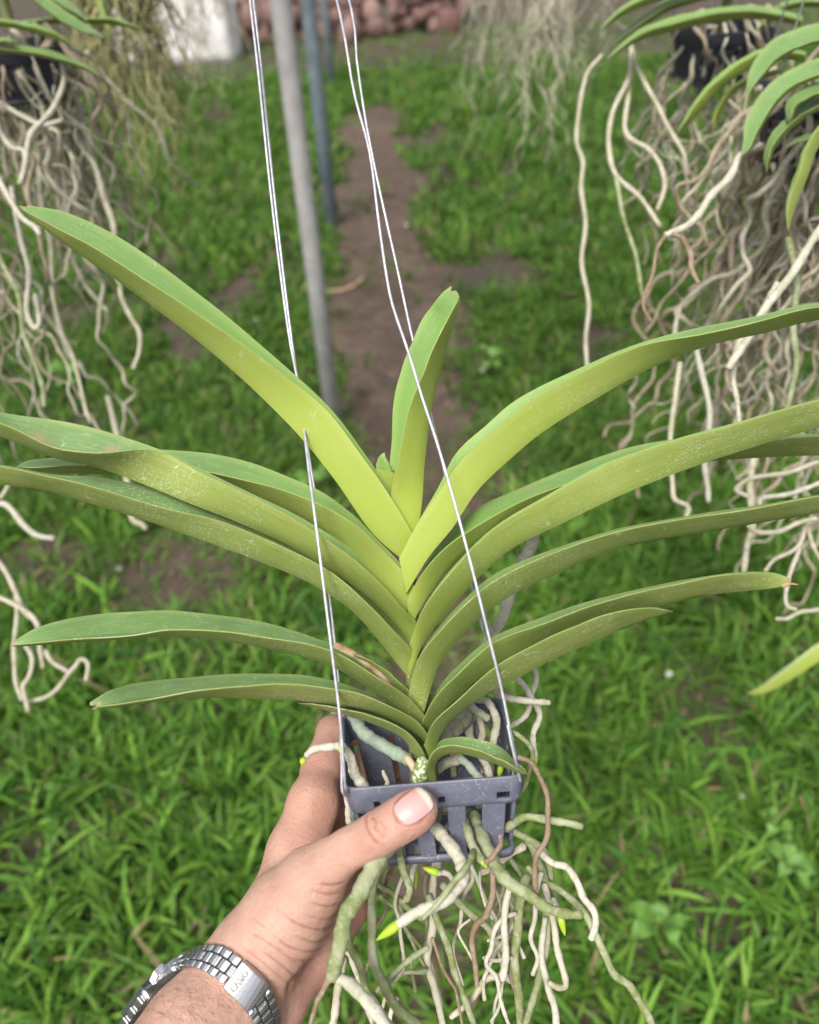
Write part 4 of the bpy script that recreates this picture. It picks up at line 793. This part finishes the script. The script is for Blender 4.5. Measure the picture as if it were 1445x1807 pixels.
# clasp: folded plate with side walls, hinge lugs and embossed lettering
cl = link(sc0, sc1, -.02, 1.02, .0008, .0050, 'clasp', 'steel', .0006, 9)
for a in (.10, .90): link(sc1 - .0006, sc1 + .0016, a - .085, a + .085, .0030, .0054, 'hinge_lug', 'steel', .0005)
link(sc1 - .0002, sc1 + .0011, .2, .8, .001, .0030, 'hinge_gap', 'steel_dark', .0002)
tc = bpy.data.curves.new('t', 'FONT'); tc.body = 'CASIO'; tc.size = 1; tc.align_x = 'CENTER'; tc.align_y = 'CENTER'; tc.extrude = .03; tc.space_character = 1.12
to = bpy.data.objects.new('t', tc); col.objects.link(to); bpy.context.view_layer.update()
tm = bpy.data.meshes.new_from_object(to.evaluated_get(bpy.context.evaluated_depsgraph_get())); bpy.data.objects.remove(to)
co = np.zeros(len(tm.vertices) * 3, np.float32); tm.vertices.foreach_get('co', co); co = co.reshape(-1, 3)
wd_ = co[:, 0].max() - co[:, 0].min(); LS = sc0 + (sc1 - sc0) * .24; bw_ = np.linalg.norm(bp(LS, 0, 0) - bp(LS, 1, 0)); k_ = .74 * bw_ / wd_
TX = np.array([bp(LS - c_[1] * k_ * 1.15, .5 - c_[0] * k_ / bw_, (.0057 + c_[2] * .004)) for c_ in co]); tm.vertices.foreach_set('co', cam2w(TX).astype(np.float32).ravel()); tm.update()
obj('lettering', tm, 'steel_dark', wa, False)
V_, F_ = tube_geo(cam2w(np.array([bp(sc0 + (sc1 - sc0) * .3, 1.01, .0028), bp(sc0 + (sc1 - sc0) * .3, 1.05, .0028)])), .0008, 10); obj('rivet', mesh(V_, F_), 'steel_dark', wa)
# watch case on the far side of the wrist
T_ = CC(240, 1792, .392) - CC(288, 1726, .384); T_ /= np.linalg.norm(T_)
axw = CC(430, 1690, .37) - CC(392, 1727, .358); axw -= T_ * axw.dot(T_); axw /= np.linalg.norm(axw); Nn = np.cross(T_, axw); Nn /= np.linalg.norm(Nn)
if Nn[0] > 0: Nn = -Nn
def cbox(c, ax_, ay_, az_, name, mat, bv):
    V_, F_ = box_geo(c, ax_, ay_, az_); o = obj(name, mesh(cam2w(np.array(V_)), F_), mat, wa, False)
    bm = bmesh.new(); bm.from_mesh(o.data); bmesh.ops.recalc_face_normals(bm, faces=bm.faces[:]); bm.to_mesh(o.data); bm.free(); return bevel(o, bv, 3)
cc2 = CC(268, 1757, .386)
cbox(cc2, T_ * .013, axw * .0125, Nn * .0035, 'case', 'steel', .002); cbox(cc2 + Nn * .004, T_ * .011, axw * .0105, Nn * .0012, 'glass', 'watch_glass', .0006)
for s in (-.6, 0, .6): cbox(cc2 - axw * .0135 + T_ * .013 * s, T_ * .0026, axw * .0012, Nn * .0024, 'side_button', 'steel', .0008)
link(-.0001, .0045, .02, .98, .001, .0042, 'lug', 'steel', .001)

# ================================================================ hanging orchids around
def grow(p, n, step, d0, grav, wig, r):
    d = np.array(d0, float); P = [np.array(p, float)]
    for i in range(n):
        d = d * .72 + np.array([0, 0, -grav]) + rng.normal(0, wig, 3) * np.array([1, 1, .55]); d /= np.linalg.norm(d); P.append(P[-1] + d * step)
    return np.array(P)
def spline3(P, n):
    i = np.arange(len(P)); A = cr(np.c_[i * 10., i * 0., P], n); return A[:, 2:]
def roots_for(parent, cen, count, rad, lens, mats, r=(.0013, .0036), stuff=False, wig=.62, seed_dir=.5, step=.018, grav=.66):
    VV = []; FF = []
    for i in range(count):
        a = random.uniform(0, 6.283); q_ = cen + np.array([math.cos(a) * rad * random.uniform(.3, 1), math.sin(a) * rad * random.uniform(.3, 1), random.uniform(-.03, .02)])
        Ln = random.uniform(*lens); nst = max(4, int(Ln / step))
        r0_ = r[0] + (r[1] - r[0]) * random.random() ** 1.4
        P = grow(q_, nst, step, (math.cos(a) * seed_dir, math.sin(a) * seed_dir, -.2), grav, wig, 0); P = spline3(P, nst * 4); P = P[P[:, 2] > .03]
        if len(P) < 6: continue
        rr = r0_ * np.linspace(1.15, .55, len(P)) * (1 + np.convolve(rng.normal(0, .22, len(P)), np.ones(3) / 3, 'same'))
        geo = [tube_geo(P, rr, 6 if not stuff else 5)]
        for b_ in range(random.choice([0, 0, 1, 1, 2])):              # side branches
            j_ = random.randint(len(P) // 4, len(P) * 3 // 4); P2 = spline3(grow(P[j_], random.randint(3, 9), step, rng.normal(0, .8, 3), grav * .6, wig, 0), 24); P2 = P2[P2[:, 2] > .03]
            if len(P2) > 5: geo.append(tube_geo(P2, rr[j_] * np.linspace(.75, .4, len(P2)), 5))
        v_, f_ = [], []
        for a_, b_ in geo: f_ += [tuple(x + len(v_) for x in f) for f in b_]; v_ += list(a_)
        if stuff:
            FF += [tuple(x + len(VV) for x in f) for f in f_]; VV += list(v_)
        else: obj('root', mesh(v_, f_), random.choice(mats), parent)
    if stuff:
        o = obj('root_mass', mesh(VV, FF), mats[0], parent); o['kind'] = 'stuff'
def sleaf(parent, pts, wpx, z, fr=.6, tone=.8, W=.018, up=-1, thick=.0017):
    """leaf from a keel trace running base to tip; wpx visible width, fr the share of it that is the near half"""
    A = cr(pts, 9); T = np.gradient(A, axis=0); T /= np.linalg.norm(T, axis=1)[:, None]; nrm = np.stack([-T[:, 1], T[:, 0]], 1); nrm[nrm[:, 1] > 0] *= -1
    if up > 0: nrm = -nrm
    pr_ = np.array([.75, .9, 1, 1, 1, .97, .85, .55, .08]); rows = []
    for a, n_, k_ in zip(A, nrm, pr_): rows.append((a[0], a[1], a[0] + n_[0] * wpx * fr * k_, a[1] + n_[1] * wpx * fr * k_, a[0] + n_[0] * wpx * k_, a[1] + n_[1] * wpx * k_))
    return leaf(rows, z, tone, parent, W=W, n=26, thick=thick, m=3)
def hang_basket(c3, yaw, size, label, parent=None, zr=None, H=.055):
    h = size / 2; ca_, sa_ = math.cos(yaw), math.sin(yaw); cs_ = [np.array([c3[0] + x * ca_ - y * sa_, c3[1] + x * sa_ + y * ca_, c3[2]]) for x, y in ((-h, -h), (h, -h), (h, h), (-h, h))]
    b_ = parent or empty('plant_basket', c3 - np.array([0, 0, H]), label, 'basket', 'black baskets hanging behind')
    if parent is None: basket(cs_, np.array([0, 0, -1.]), H, b_, 'plastic_black', slots=False)
    top = np.array([c3[0], c3[1], RAILH + .03])
    for c_ in cs_: tube('hanger_wire', [c_ + np.array([0, 0, .0]), c_ * .5 + top * .5 + (c3 - c_) * .1 * np.array([1, 1, 0]), top], .0009, 'wire', b_, 6)
    return b_
def orchid_at(u, v, z, label, count, lens, mats, stuff=False, group='orchids hanging around', rad=.055, **k):
    c3 = C(u, v, z); o = empty('hanging_orchid', c3, label, 'orchid', group)
    P = np.array([c3 + np.array([0, 0, h]) for h in (-.03, .02, .08, .15)]); tube('stem', P, [.006, .006, .006, .004], 'stem_sheath', o, 10)
    roots_for(o, c3, count, rad, lens, mats, stuff=stuff, **k); return o, c3

mixr = [Pa, Pa, W_, Pa, 'root_dun', 'root_dun', Pa]
# right, back basket with its plant
o, c3 = orchid_at(1275, 46, .92, 'orchid with yellow-olive leaves arching over the small black basket, upper right', 42, (.15, .45), mixr)
hang_basket(c3, R(8), .088, 'small black slatted basket hanging among pale roots, upper right')
for pts, wd, z, fr, tn in (
  ([(1300,-40),(1200,-8),(1139,12),(1100,30),(1057,56)], 20, .86, .7, .55),
  ([(1412,48),(1340,36),(1270,40),(1187,58),(1130,74),(1072,106)], 26, .84, .62, .75),
  ([(1330,-30),(1250,0),(1180,22),(1120,60),(1082,82)], 22, .88, .5, .9),
  ([(1340,60),(1390,20),(1445,14),(1500,20)], 18, .90, .6, .5)): sleaf(o, pts, wd, [z, z - .02], fr, tn)
# right, nearer plant
o, c3 = orchid_at(1440, 160, .74, 'orchid with blue-green drooping leaves and long pale roots at the right edge', 54, (.2, .62), mixr, rad=.06)
hang_basket(c3, R(-15), .09, 'black basket half cut off by the right edge, above dense roots')
for pts, wd, z, fr, tn in (
  ([(1520,60),(1445,78),(1385,100),(1345,140),(1318,172)], 36, .66, .18, .9),
  ([(1520,120),(1445,140),(1392,166),(1350,218),(1328,262),(1309,275)], 36, .64, .22, .9),
  ([(1420,110),(1360,108),(1326,122),(1274,158),(1222,215),(1194,238)], 24, .76, .75, .45),
  ([(1380,130),(1322,150),(1291,172),(1270,205),(1260,236)], 14, .77, .8, .1),
  ([(1480,180),(1430,204),(1395,232),(1366,268),(1354,304)], 22, .62, .45, .9),
  ([(1500,190),(1445,262),(1428,310),(1404,370),(1392,408)], 24, .58, .8, .5),
  ([(1500,240),(1445,246),(1412,252),(1386,260)], 12, .63, .2, .9),
  ([(1500,170),(1445,172),(1410,190),(1394,222)], 26, .63, .25, .9)): sleaf(o, pts, wd, [z + .03, z], fr, tn, W=.017)
for pts, z, wd, mt in (
  ([(1340,255),(1308,275),(1290,305),(1262,340),(1235,375),(1205,402),(1175,415)], [.66,.62], [9,14,13,12], W_),
  ([(1178,412),(1160,440),(1148,490),(1136,540),(1148,568)], [.62,.62], [7,6,7], 'root_brown'),
  ([(1185,413),(1205,422),(1216,445),(1222,478),(1232,500)], [.62,.62], [9,10,10,6], 'root_brown'),
  ([(1500,330),(1445,410),(1410,460),(1370,520),(1345,555),(1310,610),(1285,650)], [.60,.58], [12,15,15,13], W_),
  ([(1062,98),(1036,130),(1022,200),(1016,250),(1030,290),(1026,340),(1032,400),(1028,470),(1038,540),(1034,600),(1036,650)], [.9,.88], [7,8,7], Pa),
  ([(1115,75),(1108,140),(1080,205),(1072,250),(1088,310),(1130,350),(1165,400)], [.86,.84], [8,9,8], Pa),
  ([(1118,90),(1105,200),(1108,240),(1140,260),(1165,290),(1172,330),(1160,370)], [.87,.85], [8,9,7], Pa),
  ([(1120,110),(1150,170),(1180,225),(1205,270),(1212,310)], [.86,.85], [8,8,7], Pa),
  ([(1086,310),(1095,360),(1112,420),(1125,470),(1135,530)], [.84,.82], [7,7,6], Gn),
  ([(1372,500),(1340,560),(1310,600),(1298,630),(1292,660),(1300,700),(1304,750)], [.60,.60], [13,12,10,8], Pa),
  ([(1390,420),(1405,500),(1400,590),(1404,640),(1395,700),(1380,745)], [.62,.62], [11,12,9], Gn),
  ([(1445,815),(1400,830),(1345,842),(1312,850),(1298,864),(1320,876)], [.66,.64], [8,9,8], Pa),
  ([(1460,845),(1410,868),(1380,872),(1345,880),(1340,890)], [.66,.64], [8,9,8], W_),
  ([(1440,915),(1400,925),(1365,940),(1335,940),(1320,928)], [.68,.66], [8,9,8], Pa),
  ([(1420,930),(1412,960),(1370,985),(1350,1008)], [.7,.68], [8,6], Pa), ([(1412,960),(1400,1000),(1385,1040),(1390,1070),(1405,1075)], [.7,.68], [8,6], Pa),
  ([(1425,930),(1440,975),(1455,1000)], [.7,.7], [8,6], Pa), ([(1445,1075),(1420,1080),(1390,1090),(1370,1092)], [.7,.68], [8,7], Pa),
  ([(1200,640),(1186,740),(1185,850),(1190,880),(1215,895),(1210,915)], [.75,.75], [9,8], Pa), ([(1350,740),(1322,850),(1330,930),(1318,960),(1312,1010)], [.72,.72], [12,10], Pa), ([(1225,600),(1250,720),(1245,820),(1248,860),(1250,885)], [.75,.75], [10,9], W_)):
    root(pts, z, wd, mt, o, wob=2.)
o, c3 = orchid_at(1590, 90, .72, 'orchid beyond the right edge, only its hanging roots in view', 56, (.3, .75), mixr, rad=.07); hang_basket(c3, R(5), .09, '', o)
o, c3 = orchid_at(1740, 190, .76, 'outermost orchid beyond the right edge, root ends low in view', 24, (.4, .8), mixr, rad=.07); hang_basket(c3, R(5), .09, '', o)
sleaf(o, [(1700,960),(1600,1050),(1500,1130),(1445,1170),(1390,1205),(1345,1226),(1318,1226)], 30, [.98, 1.02], .8, .35, W=.018)
# left plants
o, c3 = orchid_at(30, 78, .90, 'orchid with green strap leaves and a dark basket in the upper left corner', 66, (.1, .40), mixr, rad=.06)
hang_basket(c3, R(12), .09, 'dark basket almost hidden by leaves in the upper left corner')
for pts, wd, z, fr, tn in (
  ([(20,-30),(60,4),(100,36),(140,56),(183,67)], 22, .84, .2, .9), ([(40,-30),(80,0),(120,24),(155,40)], 20, .87, .4, .8),
  ([(-60,42),(0,48),(52,58),(100,72),(130,82)], 16, .82, .7, .75), ([(-60,86),(0,94),(69,102),(131,118),(180,138)], 16, .80, .5, .75),
  ([(-40,72),(0,78),(31,78)], 12, .80, .5, .8), ([(40,48),(104,44),(173,44),(221,48),(253,57)], 14, .9, .8, .3), ([(150,-40),(165,0),(178,40),(200,80)], 18, .95, .7, .8)): sleaf(o, pts, wd, [z + .02, z], fr, tn, W=.016)
for pts, z, wd, mt in (
  ([(110,110),(112,150),(98,185),(60,228),(48,270),(42,300),(35,325)], [.82,.82], [9,10,8], W_), ([(0,180),(40,205),(75,222),(110,212)], [.84,.84], [7,8], W_),
  ([(110,100),(135,180),(155,250),(172,310),(185,350),(200,400),(198,460),(212,500)], [.95,.95], [10,11,9], Pa), ([(50,150),(66,250),(72,340),(85,415),(92,470),(95,530),(105,580),(130,630),(150,720),(160,745)], [.95,.96], [8,8,6], Pa),
  ([(212,496),(214,520),(230,560),(248,590),(245,620),(235,650)], [.97,.97], [8,8,7], Pa), ([(-30,300),(-20,400),(0,455),(30,515),(40,580),(62,640),(76,690),(78,718)], [.8,.82], [8,9,8], Gn),
  ([(-30,200),(-10,290),(10,340),(40,385),(62,402),(70,415)], [.8,.8], [9,9], W_), ([(20,330),(35,420),(52,480),(45,540),(62,580),(70,570),(62,520)], [.85,.85], [8,9,8], W_),
  ([(-20,150),(0,230),(20,260),(45,270),(38,320)], [.82,.82], [8,9], W_), ([(90,200),(100,320),(118,430),(138,480),(155,510),(190,550)], [1.,1.], [8,7], Pa),
  ([(150,90),(215,170),(280,230),(300,285),(330,315),(350,330)], [1.1,1.3], [5,6,5], Pa)): root(pts, z, wd, mt, o, wob=2.)
o, c3 = orchid_at(-170, 150, .80, 'orchid beyond the left edge, curling roots reaching low into view', 34, (.2, .6), mixr, rad=.07); hang_basket(c3, R(5), .09, '', o)
for pts, z, wd, mt in (
  ([(-30,900),(10,890),(40,925),(65,945),(95,950)], [.9,.9], [9,11,9], W_), ([(-20,975),(5,1000),(25,1040),(45,1080),(65,1100),(72,1150),(76,1178)], [.9,.9], [8,10,8], Pa),
  ([(-20,1045),(20,1065),(55,1085),(68,1105)], [.88,.88], [8,8], Pa), ([(28,1050),(30,1100),(24,1150),(28,1200),(38,1235)], [.9,.9], [7,8,7], Pa),
  ([(45,1140),(57,1160),(50,1195),(42,1215),(50,1255)], [.89,.89], [8,8,8], Pa), ([(80,1148),(95,1170),(118,1184)], [.9,.9], [8,7], Pa),
  ([(50,1238),(80,1230),(110,1205),(130,1180),(142,1162),(156,1172),(152,1200)], [.9,.9], [6,8,7], Pa), ([(0,880),(15,850),(5,830)], [.9,.9], [6,6], Pa), ([(190,700),(215,800),(235,915),(250,925),(258,933)], [1.1,1.1], [9,10,8], Pa)): root(pts, z, wd, mt, o, wob=1.5)
# far plants whose fine roots hang into the top of the view
for (u, v, z, lab, cnt, ln, rr) in (
  (185, -70, 1.25, 'distant curtain of thin olive roots left of the white wall', 150, (.12, .42), (.001, .0024)),
  (330, -90, 1.75, 'distant thin roots hanging in front of the white wall', 40, (.1, .36), (.001, .002)),
  (405, -110, 2.3, 'farthest strands of roots beside the grey post top', 14, (.08, .24), (.0018, .003)),
  (960, -70, 1.45, 'distant pale root tassel above the grass, centre right', 24, (.12, .50), (.001, .0026)),
  (875, -110, 1.9, 'distant thin root tassel nearest the path, top centre', 20, (.15, .6), (.001, .0024)),
  (1040, -80, 1.6, 'distant root tassel beside the upper right orchid', 16, (.1, .3), (.001, .0024))):
    o, c3 = orchid_at(u, v, z, lab, cnt, ln, ['root_olive' if u == 185 else 'root_pale'], stuff=True, r=rr, rad=.07, wig=.52, step=.018, grav=.7)
    hang_basket(c3, R(10), .09, '', o)

# ================================================================ small things on the ground
PBM = None
for i, (u, v, s, lab) in enumerate(((720,396,.012,'small white pebble lying in the middle of the path'), (645,352,.007,'tiny white pebble further along the path'), (207,997,.010,'white pebble on the bare soil to the left'), (582,1106,.016,'white pebble half hidden by the left hanger wires'), (1178,1197,.010,'white pebble in the grass right of the leaf tips'), (452,566,.020,'pale flat stone in the grass left of the post'), (1305,1413,.008,'small white pebble low in the grass to the right'), (852,650,.012,'pale pebble at the right edge of the path'))):
    me = SM[i % 6].copy(); me.materials.clear(); me.materials.append(M['pebble']); o = bpy.data.objects.new('pebble', me); col.objects.link(o); b = G(u, v)
    o.location = (b[0], b[1], .012 * float(vnoise(b[0], b[1], 3.)) - .02 + .006 + s * .6 + (.02 if i in (4, 6) else 0)); o.scale = (s, s * .8, s * .7); o.rotation_euler = (0, 0, i); tag(o, lab, 'pebble', 'white pebbles on the ground')
def weed(u, v, n, s, label):
    b = G(u, v); o = empty('broadleaf_weed', (b[0], b[1], -.02), label, 'weed', 'broad-leaved weeds in the grass')
    for i in range(n):
        a = i * 2.4 + u; L_ = s * random.uniform(.7, 1.1); rows = []; d = np.array([math.cos(a), math.sin(a), 0]); sd_ = np.array([-d[1], d[0], 0]); h0 = .05 + .02 * (i % 3); V = []; F = []
        for k in range(8):
            t = k / 7; c = b + d * (.012 + L_ * t) + np.array([0, 0, h0 + .03 * math.sin(t * 2.4) - .02 * t]); wv = L_ * .36 * math.sin(min(1, t * 1.02 + .03) * math.pi) ** .8
            for e in (-1, 0, 1): V.append(c + sd_ * wv * e + np.array([0, 0, .12 * wv * abs(e)]))
        for k in range(7):
            for e in (0, 1): F.append((k * 3 + e, k * 3 + e + 1, k * 3 + e + 4, k * 3 + e + 3))
        obj('leaf', mesh(V, F), 'weed', o)
    tube('stalk', [b + np.array([0, 0, -.02]), b + np.array([.004, 0, .03]), b + np.array([0, .004, h0])], .0025, 'weed', o, 6)
weed(1150, 1660, 7, .042, 'bright broad-leaved weed low to the right of the roots'); weed(1375, 1560, 7, .042, 'broad-leaved weed near the lower right corner'); weed(1350, 1490, 5, .03, 'small dark broad-leaved weed by the right edge')
weed(560, 875, 7, .05, 'broad-leaved weed between the leaf and the left wires'); weed(865, 660, 5, .045, 'broad-leaved weed on the right verge of the path'); weed(130, 690, 6, .06, 'broad-leaved weed in the grass at the left under the roots')
b = G(600, 512); A = cr([(575,515,0),(600,514,0),(625,505,0),(640,493,0)], 10); P = np.array([G(a[0], a[1]) for a in A]) + np.array([0, 0, .004])
tag(tube('twig', P, np.linspace(.004, .009, 10), 'dry_sheath', None, 8), 'dry curled brown twig lying across the path', 'twig')
